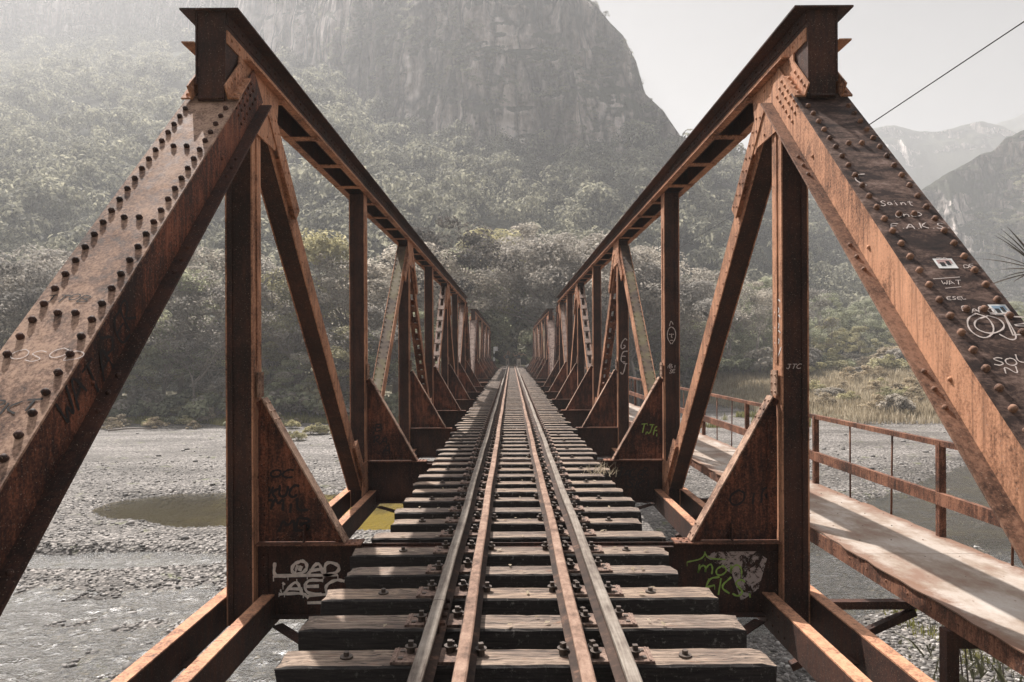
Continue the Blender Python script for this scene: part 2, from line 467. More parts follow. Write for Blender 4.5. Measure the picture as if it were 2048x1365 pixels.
def _water():
    t = NT('river_water')
    v = t.map((1, 1.6, 1))
    w1 = t.noise(v, 1.6, 4, 0.6, 0.6); w2 = t.noise(v, 7.0, 4, 0.65, 0.5); w3 = t.noise(v, 22, 3, 0.6)
    geo = t.n.new('ShaderNodeNewGeometry'); sp = t.n.new('ShaderNodeSeparateXYZ'); t.L(geo.outputs['Position'], sp.inputs[0])
    # the riffle breaks up close to the bridge, the far pool lies still
    rip = t.ramp(t.math('MULTIPLY', sp.outputs[1], 0.02), [(0.46, 1.0), (0.53, 0.10)])
    h = t.math('ADD', t.math('ADD', t.math('MULTIPLY', w1, 1.6), t.math('MULTIPLY', w2, 0.8)), t.math('MULTIPLY', w3, 0.30))
    h = t.math('MULTIPLY', h, rip)
    bp = t.n.new('ShaderNodeBump'); bp.inputs['Strength'].default_value = 0.85; bp.inputs['Distance'].default_value = 0.10
    t.L(h, bp.inputs['Height'])
    g = t.n.new('ShaderNodeBsdfGlossy'); g.inputs['Roughness'].default_value = 0.22; g.inputs['Color'].default_value = (1, 1, 1, 1)
    t.L(bp.outputs[0], g.inputs['Normal']); t.L(t.math('MULTIPLY', rip, 0.30), g.inputs['Roughness'])
    tr = t.n.new('ShaderNodeBsdfTransparent'); tr.inputs['Color'].default_value = (0.66, 0.61, 0.48, 1)
    fr = t.n.new('ShaderNodeFresnel'); fr.inputs['IOR'].default_value = 1.33; t.L(bp.outputs[0], fr.inputs['Normal'])
    mx = t.n.new('ShaderNodeMixShader'); t.L(fr.outputs[0], mx.inputs[0]); t.L(tr.outputs[0], mx.inputs[1]); t.L(g.outputs[0], mx.inputs[2])
    t.L(mx.outputs[0], t.out.inputs['Surface'])
    return t.m
M['water'] = _water()
def leaf_mat(name, a, b, c3, sc=0.35):
    t = NT(name)
    n = t.noise(t.map(), sc, 4, 0.6); geo = t.n.new('ShaderNodeNewGeometry')
    oi = t.n.new('ShaderNodeObjectInfo')
    f = t.math('ADD', t.math('MULTIPLY', n, 0.8), t.math('MULTIPLY', geo.outputs['Random Per Island'], 0.22))
    col = t.ramp(f, [(0.32, a), (0.5, b), (0.68, c3)])
    col = t.mix(1.0, col, t.mix(oi.outputs['Random'], (0.75, 0.75, 0.75), (1.2, 1.17, 1.1)), 'MULTIPLY')
    t.color(col); t.rough(0.7); t.b.inputs['Specular IOR Level'].default_value = 0.25
    tl = t.n.new('ShaderNodeBsdfTranslucent'); t.L(col, tl.inputs['Color'])
    mx = t.n.new('ShaderNodeMixShader'); mx.inputs[0].default_value = 0.5
    t.L(t.b.outputs[0], mx.inputs[1]); t.L(tl.outputs[0], mx.inputs[2]); t.L(mx.outputs[0], t.out.inputs['Surface'])
    return t.m
M['leaf_brown'] = leaf_mat('brownish_foliage', (0.14, 0.125, 0.105), (0.36, 0.33, 0.29), (0.56, 0.52, 0.47))
M['leaf_green'] = leaf_mat('green_foliage', (0.12, 0.13, 0.085), (0.33, 0.345, 0.23), (0.56, 0.56, 0.41))
M['leaf_yellow'] = leaf_mat('yellowish_foliage', (0.18, 0.165, 0.09), (0.40, 0.37, 0.21), (0.62, 0.58, 0.40))
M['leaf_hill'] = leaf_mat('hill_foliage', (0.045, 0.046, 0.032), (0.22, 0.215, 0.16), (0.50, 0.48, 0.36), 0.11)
M['reed'] = leaf_mat('dry_reeds', (0.20, 0.16, 0.10), (0.42, 0.35, 0.25), (0.62, 0.55, 0.43))
M['grass'] = leaf_mat('bank_grass', (0.10, 0.105, 0.035), (0.24, 0.235, 0.075), (0.38, 0.35, 0.16))
M['bark'] = flat('tree_bark', (0.34, 0.29, 0.25))
def _cliff():
    t = NT('cliff_and_slope')
    geo = t.n.new('ShaderNodeNewGeometry'); sp = t.n.new('ShaderNodeSeparateXYZ'); t.L(geo.outputs['Normal'], sp.inputs[0])
    v = t.map(); vs = t.map((1, 1, 0.22))
    n1 = t.noise(vs, 0.045, 9, 0.68, 0.5); n2 = t.noise(vs, 0.28, 8, 0.72); n3 = t.noise(v, 1.2, 5, 0.7)
    f = t.math('ADD', t.math('MULTIPLY', n1, 0.62), t.math('MULTIPLY', n2, 0.38))
    rock = t.ramp(f, [(0.38, (0.03, 0.026, 0.025)), (0.45, (0.19, 0.16, 0.15)), (0.51, (0.42, 0.36, 0.33)), (0.57, (0.85, 0.76, 0.71))])
    ce = t.n.new('ShaderNodeTexVoronoi'); ce.feature = 'DISTANCE_TO_EDGE'; ce.inputs['Scale'].default_value = 0.11
    dv = t.n.new('ShaderNodeMapping'); dv.inputs['Scale'].default_value = (1, 1, 0.25); t.L(t.co.outputs['Object'], dv.inputs[0])
    nd_ = t.n.new('ShaderNodeTexNoise'); nd_.inputs['Scale'].default_value = 0.12; nd_.inputs['Detail'].default_value = 5; t.L(dv.outputs[0], nd_.inputs['Vector'])
    va = t.n.new('ShaderNodeVectorMath'); va.operation = 'MULTIPLY_ADD'; t.L(nd_.outputs['Color'], va.inputs[0]); va.inputs[1].default_value = (7, 7, 7); t.L(dv.outputs[0], va.inputs[2])
    t.L(va.outputs[0], ce.inputs['Vector'])
    rock = t.mix(t.ramp(ce.outputs['Distance'], [(0.0, 1.0), (0.13, 0.0)]), rock, (0.018, 0.016, 0.016))  # shade of clefts and extra light-dark contrast put into rock colour; face is unlit
    veg = t.ramp(n3, [(0.35, (0.025, 0.027, 0.017)), (0.65, (0.08, 0.082, 0.052))])
    k = t.math('ADD', sp.outputs[2], t.math('MULTIPLY', t.math('SUBTRACT', t.noise(v, 0.09, 7, 0.75), 0.5), 1.0))
    k = t.ramp(k, [(0.34, 0.0), (0.48, 1.0)])
    t.color(t.mix(k, rock, veg)); t.rough(0.95); t.b.inputs['Specular IOR Level'].default_value = 0.1
    t.bump(t.math('ADD', f, t.math('MULTIPLY', n3, 0.3)), 1.0, 5.0)
    return t.m
M['cliff'] = _cliff()

# ---------------------------------------------------------------- ground and river
WL = -5.40
RIV = [(70, 62, 3), (46, 50, 3), (28, 37.5, 3.6), (19.5, 29, 3.8), (13, 23.5, 3.6), (6, 20.5, 3.4), (-3, 17, 4), (-12, 13.5, 6.8), (-26, 11, 9), (-60, 8, 11), (-140, 4, 14)]
def river_dist(x, y):
    best = np.full(np.shape(x), 1e9)
    for (x0, y0, w0), (x1, y1, w1) in zip(RIV[:-1], RIV[1:]):
        dx, dy = x1 - x0, y1 - y0
        t = np.clip(((x - x0) * dx + (y - y0) * dy) / (dx * dx + dy * dy), 0, 1)
        d = np.hypot(x - x0 - t * dx, y - y0 - t * dy) - (w0 + (w1 - w0) * t)
        best = np.minimum(best, d)
    return best
def bank_y(x):
    yb = np.where(x < 4, 66.0 + 1.5 * np.sin(x * 0.15), 66.0)
    return np.where(x >= 4, 100.0 - 38.0 * sstep(20, 32, x), yb)
def ground_z(x, y):
    x = np.asarray(x, float); y = np.asarray(y, float)
    z = -5.14 + 0.10 * fbm(x * 0.13, y * 0.13, 4) + 0.06 * fbm(x * 0.6, y * 0.6, 3)
    rd = river_dist(x, y) + 1.1 * fbm(x * 0.25, y * 0.25, 3)
    z = z - 0.42 * (1 - sstep(-1.0, 1.6, rd))
    z = z + 0.20 * np.maximum(0, fbm(x * 1.1, y * 0.9, 3)) * (1 - sstep(-1, 0.5, rd))
    # still pool
    a = 0.12; px = (x + 10.2); py = (y - 30.6)
    ex = px * math.cos(a) - py * math.sin(a); ey = px * math.sin(a) + py * math.cos(a)
    pd = np.sqrt((ex / 10.0) ** 2 + (ey / 3.9) ** 2) + 0.16 * fbm(x * 0.3, y * 0.3, 3)
    z = z - 0.75 * (1 - sstep(0.55, 1.12, pd))
    pd2 = np.sqrt(((x + 13.5) / 5.0) ** 2 + ((y - 23.0) / 1.3) ** 2) + 0.2 * fbm(x * 0.4, y * 0.4, 3)
    z = z - 0.45 * (1 - sstep(0.6, 1.15, pd2))
    # banks
    b = y - bank_y(x) + 2.0 * fbm(x * 0.1, y * 0.1, 3)
    z = z + 0.9 * sstep(-2, 10, b) + 3.4 * sstep(8, 60, b) + 0.0
    # railway embankment beyond the far abutment
    e = sstep(71.2, 72.4, y) * (1 - sstep(2.6, 8.5, np.abs(x + np.maximum(0, y - 84) ** 2 * 0.006)))
    z = z * (1 - e) + (-0.16) * e
    # near bank under the photographer
    nb = (1 - sstep(-2.5, 0.6, y)) * (1 - sstep(5, 14, np.abs(x)))
    z = z * (1 - nb) + (-0.9) * nb
    return z
xs = np.concatenate([-np.geomspace(700, 45, 26), np.linspace(-44, 44, 330), np.geomspace(45, 700, 26)])
ys = np.concatenate([-np.geomspace(300, 13, 12), np.linspace(-12, 12, 40)[:-1], np.linspace(12, 48, 240)[:-1], np.linspace(48, 130, 160)[:-1], np.geomspace(130, 1100, 36)])
XX, YY = np.meshgrid(xs, ys)
ZZ = ground_z(XX, YY)
def grid_mesh(name, X, Y, Z, mats, smooth=True):
    h, w = X.shape
    V = np.stack([X, Y, Z], -1).reshape(-1, 3)
    i = np.arange(h * w).reshape(h, w)
    F = np.stack([i[:-1, :-1], i[:-1, 1:], i[1:, 1:], i[1:, :-1]], -1).reshape(-1, 4)
    return np_mesh(name, V, F, mats, smooth)
tag(link_mesh('riverbed', grid_mesh('riverbed', XX, YY, ZZ, M['gravel'])), 'pale grey pebble riverbed with low banks on either side of the channel', kind='structure')
wx, wy = np.meshgrid(np.concatenate([np.linspace(-160, -34, 20)[:-1], np.linspace(-34, 31, 460), np.linspace(31, 90, 14)[1:]]), np.concatenate([np.linspace(-8, 9, 24)[:-1], np.linspace(9, 26, 190), np.linspace(26, 64, 110)[1:]]))
wamp = 0.008 + 0.022 * sstep(6, 10, wx) * sstep(18, 24, wy) + 0.105 * (1 - sstep(21, 27, wy)) * sstep(6, 10, wy) * (0.55 + 0.45 * (1 - sstep(-6, 2, wx)))
wz_ = WL + wamp * (fbm(wx * 1.5, wy * 2.6, 4) + 0.5 * (ridged(wx * 2.4 + 5, wy * 3.6, 3) - 0.5))
tag(link_mesh('river', grid_mesh('river', wx, wy, wz_, M['water'])), 'shallow river glinting over stones under the bridge', kind='structure')

# ---------------------------------------------------------------- hills: parametric sheets (real depth, cliffs, spurs)
def interp(x, tab):
    return np.interp(x, [p[0] for p in tab], [p[1] for p in tab])
def up(y): return (VY - y) / FPX
def sheet(name, px, foot, base_y, crest_y, d0, dcb, face, amp, seed, rows=(70, 90, 14), z0=-4.0, label=None, back=60, build=True):
    """a slope from depth d0 up to the cliff foot at depth dcb, then a rock face to the crest, then ground falling away"""
    ns, nc, nb = rows
    u = (px - VX) / FPX
    DD = []; ZZ_ = []; K = []
    D0 = d0(px); DC = dcb(px); zb = CZ + up(base_y(px)) * DC
    zc_y = crest_y(px)
    for i in range(ns):
        s = i / ns
        d = D0 + (DC - D0) * s
        z = z0 + (zb - z0) * (s ** foot)
        DD.append(d); ZZ_.append(z); K.append(0)
    zc = np.maximum(CZ + up(zc_y) * (DC + 12), zb + 0.5)
    Hc = zc - zb
    DR = DC + Hc * face
    zc = np.maximum(CZ + up(zc_y) * DR, zb + 0.5); Hc = zc - zb
    for i in range(nc + 1):
        s = i / nc
        DD.append(DC + Hc * face * s ** 1.25); ZZ_.append(zb + Hc * (s - 0.05 * math.sin(2 * math.pi * s * 2))); K.append(1)
    for i in range(1, nb + 1):
        s = i / nb
        DD.append(DR + back * s); ZZ_.append(zc - back * 0.9 * s * s); K.append(2)
    D = np.array(DD); Z = np.array(ZZ_); K = np.array(K)[:, None] * np.ones_like(D)
    U = np.ones_like(D) * u[None, :]
    X = CX + U * D
    # spurs and gullies on the slope, buttresses and ledges on the face
    m = amp * (0.3 + 0.7 * np.clip((D - D0) / (DC - D0 + 1e-6), 0, 1))
    fall = np.clip((D - D0[None, :]) / 25, 0, 1)
    gl = 1.5 * fbm(X * 0.016 + seed, D * 0.012 + seed, 5)
    Dn = D - m * 1.0 * gl * fall
    wall = np.where(K >= 1, 1.0, 0.0) * np.clip(Hc / 12.0, 0, 1)[None, :]
    Dn = Dn - wall * amp * (1.9 * (ridged(X * 0.028 + seed, Z * 0.008, 5) - 0.5) * 2 + 0.35 * fbm(X * 0.16 + seed, Z * 0.03, 4) + 0.20 * fbm(X * 0.5, Z * 0.12, 3) + 0.30 * fbm(X * 0.06, Z * 0.22, 3))
    Zn = Z + fall * amp * 0.34 * fbm(X * 0.06 + 3 * seed, D * 0.05, 4)
    XN = CX + U * Dn
    Zn = CZ + (Zn - CZ) * np.where(D > 1, Dn / D, 1)     # keep the designed height for the moved point
    me = grid_mesh(name, XN, Dn, Zn, M['cliff'])
    o = link_mesh(name, me)
    tag(o, label, kind='structure')
    return XN, Dn, Zn, K
pxA = np.linspace(-900, 2500, 900)
crestA = [(-900, -60), (300, -90), (480, -40), (600, -60), (750, -90), (1050, -90), (1130, -60), (1190, 0), (1215, 30), (1250, 72), (1275, 125), (1292, 190), (1330, 222), (1362, 272), (1400, 290), (1450, 306), (1500, 330), (1600, 400), (1650, 436), (1720, 525), (1800, 610), (1880, 690), (2000, 735), (2500, 760)]
baseA = [(-900, 120), (300, 70), (480, 105), (560, 120), (650, 130), (700, 200), (760, 240), (900, 288), (1000, 305), (1180, 318), (1290, 300), (1362, 290), (1400, 325), (1450, 330), (1500, 345), (1600, 408), (1650, 444), (1720, 533), (1800, 618), (1880, 698), (2000, 743), (2500, 768)]
SA = sheet('mountain', pxA, 1.15, lambda p: interp(p, baseA), lambda p: interp(p, crestA),
           lambda p: interp(p, [(-900, 78), (900, 92), (1100, 92), (1400, 120), (1800, 150), (2500, 170)]),
           lambda p: interp(p, [(-900, 520), (300, 500), (700, 310), (950, 250), (1000, 250), (1350, 250), (1600, 300), (1900, 330), (2500, 330)]),
           0.24, 9.0, 3.7, rows=(110, 130, 14), label='steep forested mountainside rising to dark rock cliffs')
pxB = np.linspace(1690, 2900, 360)
crestB = [(1690, 560), (1780, 470), (1845, 386), (1880, 366), (1920, 340), (1990, 298), (2020, 276), (2048, 262), (2200, 170), (2900, 150)]
SB = sheet('rocky_mountain', pxB, 1.0, lambda p: np.maximum(interp(p, [(1690, 660), (1850, 610), (2048, 600), (2900, 560)]), interp(p, crestB) + 12), lambda p: interp(p, crestB),
           lambda p: 250 + 0 * p, lambda p: interp(p, [(1690, 400), (2900, 330)]), 0.32, 9.0, 11.2, rows=(50, 90, 12), label='hazy mountain with a pale rock face at the right')
pxC = np.linspace(1250, 2500, 240)
crestC = [(1250, 300), (1450, 292), (1560, 300), (1650, 290), (1745, 257), (1790, 251), (1830, 262), (1880, 262), (1925, 250), (1970, 243), (2005, 250), (2048, 275), (2500, 420)]
sheet('distant_ridge', pxC, 1.0, lambda p: interp(p, crestC) + 60, lambda p: interp(p, crestC), lambda p: 600 + 0 * p, lambda p: 760 + 0 * p, 1.0, 9.0, 21.0, rows=(20, 26, 6), label='pale blue-grey ridge far up the valley')
pxD = np.linspace(1700, 2700, 160)
sheet('farthest_ridge', pxD, 1.0, lambda p: interp(p, [(1700, 330), (1980, 252), (2048, 228), (2300, 205), (2700, 215)]) + 60,
      lambda p: interp(p, [(1700, 330), (1980, 252), (2048, 228), (2300, 205), (2700, 215)]), lambda p: 860 + 0 * p, lambda p: 960 + 0 * p, 1.0, 9.0, 33.0, rows=(10, 16, 5), label='faintest ridge behind all the others')

# ---------------------------------------------------------------- foliage
def leaf_cloud(centers, radii, n_each, size, seed, flat_=0.6, dn=0.6, rn=0.7, upb=0.5, shell=0.45):
    r = np.random.default_rng(seed)
    C = np.repeat(np.asarray(centers, float), n_each, 0); Rr = np.repeat(np.asarray(radii, float), n_each)
    n = len(C)
    d = r.normal(size=(n, 3)); d /= np.linalg.norm(d, axis=1)[:, None]
    rad = Rr * (shell + (1 - shell) * r.random(n) ** 0.5)
    P = C + d * rad[:, None] * np.array([1, 1, flat_])
    N = d * dn + r.normal(size=(n, 3)) * rn + np.array([0, 0, upb]); N /= np.linalg.norm(N, axis=1)[:, None]
    T = np.cross(N, r.normal(size=(n, 3))); T /= np.linalg.norm(T, axis=1)[:, None]
    B = np.cross(N, T)
    s = size * (0.6 + 0.8 * r.random(n))[:, None]
    V = np.stack([P - T * s * 0.5, P + B * s * 0.34 - T * s * .05 + N * s * .12, P + T * s * 0.5, P - B * s * 0.34 + T * s * .05 + N * s * .12], 1).reshape(-1, 3)
    F = np.arange(4 * n).reshape(-1, 4)
    return V, F
def crown_mesh(name, mat, R_, H_, ncl, n_each, size, seed, z0=0.0, dome=True, rcl=0.20):
    r = np.random.default_rng(seed)
    a = r.random(ncl) * 2 * math.pi; q = np.sqrt(r.random(ncl)); h = r.random(ncl)
    if dome:
        rr = R_ * q; zz = z0 + H_ * np.sqrt(np.clip(1 - q ** 2, 0, 1)) * (0.55 + 0.45 * h) - H_ * 0.15 * h * q
    else:
        zz = z0 + H_ * h; rr = R_ * q * np.sqrt(np.clip(1 - (2 * h - 0.85) ** 2 * 0.75, 0.1, 1))
    C = np.stack([rr * np.cos(a), rr * np.sin(a), zz], 1)
    rad = R_ * rcl * (0.6 + 0.8 * r.random(ncl))
    V, F = leaf_cloud(C, rad, n_each, size, seed + 1, 0.5, 0.9, 0.5, 0.9, 0.6)
    return np_mesh(name, V, F, mat), C
def trunk_mesh(name, H_, R_, C, rad, seed):
    r = random.Random(seed); mb = MB()
    top = (r.uniform(-.3, .3), r.uniform(-.3, .3), H_ * 0.55)
    pts = [(0, 0, -0.4), (r.uniform(-.15, .15), r.uniform(-.15, .15), H_ * 0.2), (r.uniform(-.3, .3), r.uniform(-.2, .2), H_ * 0.4), top]
    mb.tube(pts, [rad * 1.25, rad, rad * 0.8, rad * 0.6], 8)
    idx = list(range(len(C))); r.shuffle(idx)
    for i in idx[:14]:
        c = C[i]
        mid = (top[0] * 0.5 + c[0] * 0.5, top[1] * 0.5 + c[1] * 0.5, (top[2] + c[2]) * 0.5 - 0.08 * H_)
        st = pts[2] if r.random() < 0.5 else top
        mb.tube([st, mid, tuple(c)], [rad * 0.42, rad * 0.25, rad * 0.08], 5)
    return mb.mesh(name, M['bark'])
M['leaf_dark'] = leaf_mat('dark_foliage', (0.03, 0.026, 0.022), (0.08, 0.07, 0.06), (0.17, 0.155, 0.14))
TREES = []
specs = [('leaf_brown', 5.0, 5.0, 50, 190, 0.21, True), ('leaf_brown', 4.2, 6.5, 44, 190, 0.20, False), ('leaf_green', 4.5, 6.0, 46, 190, 0.21, False),
         ('leaf_yellow', 3.6, 5.5, 40, 170, 0.20, False), ('leaf_green', 5.0, 4.5, 44, 200, 0.21, True), ('leaf_brown', 6.0, 4.6, 60, 190, 0.21, True), ('leaf_dark', 4.8, 5.2, 40, 170, 0.21, True)]
for i, (m, R_, H_, ncl, ne, sz, dome) in enumerate(specs):
    hh = 5.5 if dome else 3.0
    cm, C = crown_mesh('crown', M[m], R_, H_, ncl, ne, sz, 100 + i * 7, hh, dome)
    TREES.append((cm, trunk_mesh('trunk', hh + H_, R_, C, 0.20, 5 + i), hh + H_))
TREE_LABELS = ['brownish broad-crowned tree', 'tall brownish bushy tree', 'dense green bushy tree', 'pale yellow-green tree', 'spreading dark green tree', 'wide umbrella-crowned brown tree', 'darkest round-crowned tree']
def place_tree(kind, x, y, h, where, group, rz=None, wide=1.0):
    cm, tm, hh = TREES[kind]
    s = h * 0.93 / hh
    z = float(ground_z(x, y))
    t = thing('tree', TREE_LABELS[kind] + ' ' + where, 'tree', (x, y, z - 0.1), group)
    t.rotation_euler = (0, 0, rnd.random() * 6.28 if rz is None else rz)
    t.scale = (s * wide, s * wide, s)
    for nm, me in (('crown', cm), ('trunk', tm)):
        o = bpy.data.objects.new(nm, me); COL.objects.link(o); o.parent = t
    return t
def at(px, d): return CX + (px - VX) / FPX * d

# left bank wall of trees
spots = []
for px, d, ytop, k in [(-60, 72, 500, 0), (40, 74, 478, 5), (130, 76, 500, 0), (190, 84, 470, 1), (235, 74, 560, 3), (300, 78, 520, 1), (360, 74, 540, 2), (405, 80, 470, 1), (455, 76, 520, 0),
                       (560, 76, 510, 1), (600, 74, 560, 3), (650, 80, 462, 3), (700, 78, 500, 1), (748, 80, 520, 0), (790, 82, 505, 1), (845, 84, 470, 0), (905, 86, 436, 6), (880, 92, 520, 2), (950, 106, 520, 3)]:
    place_tree(k, at(px, d), d, (VY - ytop) / FPX * d + CZ + 5, 'standing in the wood on the left bank', 'trees on the left bank')
for px, d, ytop, k in [(-20, 71, 600, 1), (70, 72, 660, 3), (160, 71, 640, 1), (270, 70.5, 650, 3), (330, 71, 690, 4), (420, 71, 650, 1), (530, 71, 680, 3), (590, 70.5, 700, 2), (640, 71, 660, 1), (690, 71, 640, 3), (760, 72, 600, 1), (830, 73, 610, 2)]:
    place_tree(k, at(px, d), d, (VY - ytop) / FPX * d + CZ + 4.4, 'low at the edge of the left bank', 'low trees along the left bank', wide=1.25)
# beyond the bridge
for px, d, ytop, k in [(975, 108, 500, 3), (1010, 124, 520, 5), (1050, 120, 500, 0), (1090, 96, 470, 5), (1150, 92, 438, 5), (1180, 100, 432, 0), (1240, 96, 445, 0), (1290, 92, 500, 5), (1150, 92, 520, 1), (1210, 88, 540, 0), (1330, 96, 520, 1),
                       (1020, 122, 470, 1), (1000, 112, 590, 4), (1075, 114, 600, 4), (1125, 90, 620, 4), (935, 90, 600, 2), (1035, 118, 640, 2)]:
    place_tree(k, at(px, d), d, (VY - ytop) / FPX * d + CZ + (4.6 if d > 84 else 4.6), 'beyond the far end of the bridge', 'trees beyond the far end of the bridge')
for px, d, ytop, k in [(1380, 108, 570, 0), (1430, 112, 560, 1), (1485, 116, 580, 0), (1530, 120, 590, 2), (1590, 122, 600, 1), (1250, 103, 600, 2), (1300, 104, 610, 4), (1350, 104, 640, 2), (1400, 105, 660, 4), (1460, 108, 665, 2), (1530, 110, 660, 2), (1590, 112, 670, 4)]:
    place_tree(k, at(px, d), d, (VY - ytop) / FPX * d + CZ + 4.4, 'behind the right truss past the gravel', 'trees behind the right truss')
for px, d, ytop, k in [(1640, 138, 622, 2), (1690, 142, 640, 4), (1740, 146, 630, 2), (1800, 140, 655, 4), (1860, 142, 640, 2), (1930, 146, 660, 4), (2010, 140, 640, 2), (2080, 146, 640, 4), (1660, 120, 672, 3), (1720, 122, 690, 3), (1790, 118, 700, 3)]:
    place_tree(k, at(px, d), d, (VY - ytop) / FPX * d + CZ + 4.4, 'behind the dry reeds on the right bank', 'trees behind the reeds')

# twiggy half-bare trees
def bare_tree(seed, H_):
    r = random.Random(seed); mb = MB(); tips = []
    def grow(p, d, L, rad, lev):
        pts = [p]; q = np.array(p, float); d = np.array(d, float)
        for k in range(3):
            d = d + np.array([r.uniform(-.22, .22), r.uniform(-.22, .22), r.uniform(-.05, .15)]); d /= np.linalg.norm(d)
            q = q + d * L / 3; pts.append(q.copy())
        mb.tube(pts, [rad, rad * .85, rad * .7, rad * .5], 5 if lev > 1 else 4)
        if lev == 0: tips.append(tuple(q)); return
        for k in range(3 if lev > 1 else 4):
            a = r.uniform(0, 6.28); sp_ = r.uniform(.45, .95)
            nd = d * .9 + sp_ * np.array([math.cos(a), math.sin(a), r.uniform(-.2, .35)]); nd /= np.linalg.norm(nd)
            grow(pts[2] if k == 0 else q, nd, L * r.uniform(.6, .78), rad * .5, lev - 1)
    grow((0, 0, -.3), (r.uniform(-.1, .1), 0, 1), H_ * .36, .17, 4)
    V, F = leaf_cloud(np.array(tips), np.full(len(tips), .55), 7, .20, seed, .6, .9, .6, .8, .3)
    return np_mesh('crown', V, F, M['leaf_brown']), mb.mesh('trunk', M['bark']), H_
for sd in (1, 2): TREES.append(bare_tree(sd, 9.0)); TREE_LABELS.append('pale-branched half-bare tree')
bx = [(60, 70, 560, 7), (215, 70, 580, 8), (320, 70.5, 545, 7), (395, 70, 600, 8), (540, 70.5, 560, 7), (625, 70, 590, 8), (745, 71, 560, 7), (815, 74, 580, 8)]
for px, d, ytop, k in bx: place_tree(k, at(px, d), d, (VY - ytop) / FPX * d + CZ + 5, 'on the left bank', 'half-bare trees on the left bank')
for px, d, ytop, k in [(1275, 86, 500, 7), (1230, 84, 560, 8), (1165, 83, 540, 7), (1440, 103, 600, 8), (1510, 106, 620, 7), (1360, 101, 600, 8)]: place_tree(k, at(px, d), d, (VY - ytop) / FPX * d + CZ + 5, 'in the wood behind the right truss', 'half-bare trees behind the right truss')

# hillside forest: merged crowns (uncountable)
protos = []
for i in range(5):
    V, F = None, None
    r = np.random.default_rng(300 + i)
    ncl = 11
    a = r.random(ncl) * 6.28; q = np.sqrt(r.random(ncl))
    C = np.stack([q * np.cos(a), q * np.sin(a), 0.75 * np.sqrt(1 - q ** 2 * 0.9) + 0.15 * r.random(ncl)], 1)
    V, F = leaf_cloud(C, 0.26 + 0.2 * r.random(ncl), 30, 0.17, 40 + i, 0.6, 1.1, 0.35, 0.8, 0.75)
    protos.append(V)
def scatter(P, S, name, mat, label, protos=protos, tall=1.0):
    r = np.random.default_rng(len(P))
    Vs = []
    k = r.integers(0, len(protos), len(P)); a = r.random(len(P)) * 6.28
    for j, pr in enumerate(protos):
        m = k == j
        p = P[m]; s = S[m]; ca = np.cos(a[m]); sa = np.sin(a[m])
        x = pr[None, :, 0] * ca[:, None] - pr[None, :, 1] * sa[:, None]
        y = pr[None, :, 0] * sa[:, None] + pr[None, :, 1] * ca[:, None]
        z = np.repeat(pr[None, :, 2], len(p), 0) * tall
        W = np.stack([x, y, z], -1) * s[:, None, None] + p[:, None, :]
        Vs.append(W.reshape(-1, 3))
    V = np.concatenate(Vs); F = np.arange(len(V)).reshape(-1, 4)
    return tag(link_mesh(name, np_mesh(name, V, F, mat)), label, kind='stuff')
XN, DN, ZN, KN = SA
def pick(n, rows, wfun, S=None):
    S = S or SA
    X_, D_, Z_, K_ = S
    h, w = X_.shape
    out = []
    area = np.zeros((rows[1] - rows[0], w - 1))
    r = np.random.default_rng(n)
    sl = slice(rows[0], rows[1]); sl1 = slice(rows[0] + 1, rows[1] + 1)
    A = np.stack([X_, D_, Z_], -1)
    e1 = A[sl, 1:] - A[sl, :-1]; e2 = A[sl1, :-1] - A[sl, :-1]
    area = np.linalg.norm(np.cross(e1, e2), axis=-1) * wfun(X_[sl, :-1], D_[sl, :-1], Z_[sl, :-1])
    p = area.ravel() / area.sum()
    idx = r.choice(len(p), n, p=p)
    i = idx // (w - 1) + rows[0]; j = idx % (w - 1)
    fu = r.random(n)[:, None]; fv = r.random(n)[:, None]
    return A[i, j] + (A[i, j + 1] - A[i, j]) * fu + (A[i + 1, j] - A[i, j]) * fv
inview = lambda x, d, z: ((np.abs((x - CX) / d) < 0.95) & (z > -5)) * (1.0 / (d / 150.0))
P = pick(2900, (2, 112), inview)
S = (2.2 + 6.0 * rng.random(len(P)) ** 2.2)
P[:, 2] += 0.05 * S
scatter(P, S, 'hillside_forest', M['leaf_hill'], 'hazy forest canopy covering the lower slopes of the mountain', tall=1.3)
P = pick(2600, (112, 240), lambda x, d, z: (np.abs((x - CX) / d) < 0.95) * (fbm(x * 0.05, z * 0.05, 3) > 0.02))
S = 0.9 + 1.5 * rng.random(len(P)) ** 2
P[:, 2] -= 0.4 * S
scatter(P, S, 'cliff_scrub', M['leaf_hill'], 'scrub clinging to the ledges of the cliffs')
P = pick(500, (236, 244), lambda x, d, z: (np.abs((x - CX) / d) < 0.95) * 1.0)
S = 1.2 + 1.4 * rng.random(len(P))
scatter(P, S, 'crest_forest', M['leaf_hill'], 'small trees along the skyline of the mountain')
P = pick(900, (2, 146), lambda x, d, z: ((x - CX) / d < 0.95) * (fbm(x * 0.03, z * 0.03, 3) > 0.12), SB)
S = 2.2 + 2.2 * rng.random(len(P))
P[:, 2] -= 0.4 * S
scatter(P, S, 'distant_forest', M['leaf_hill'], 'forest patches on the hazy rocky mountain at the right')

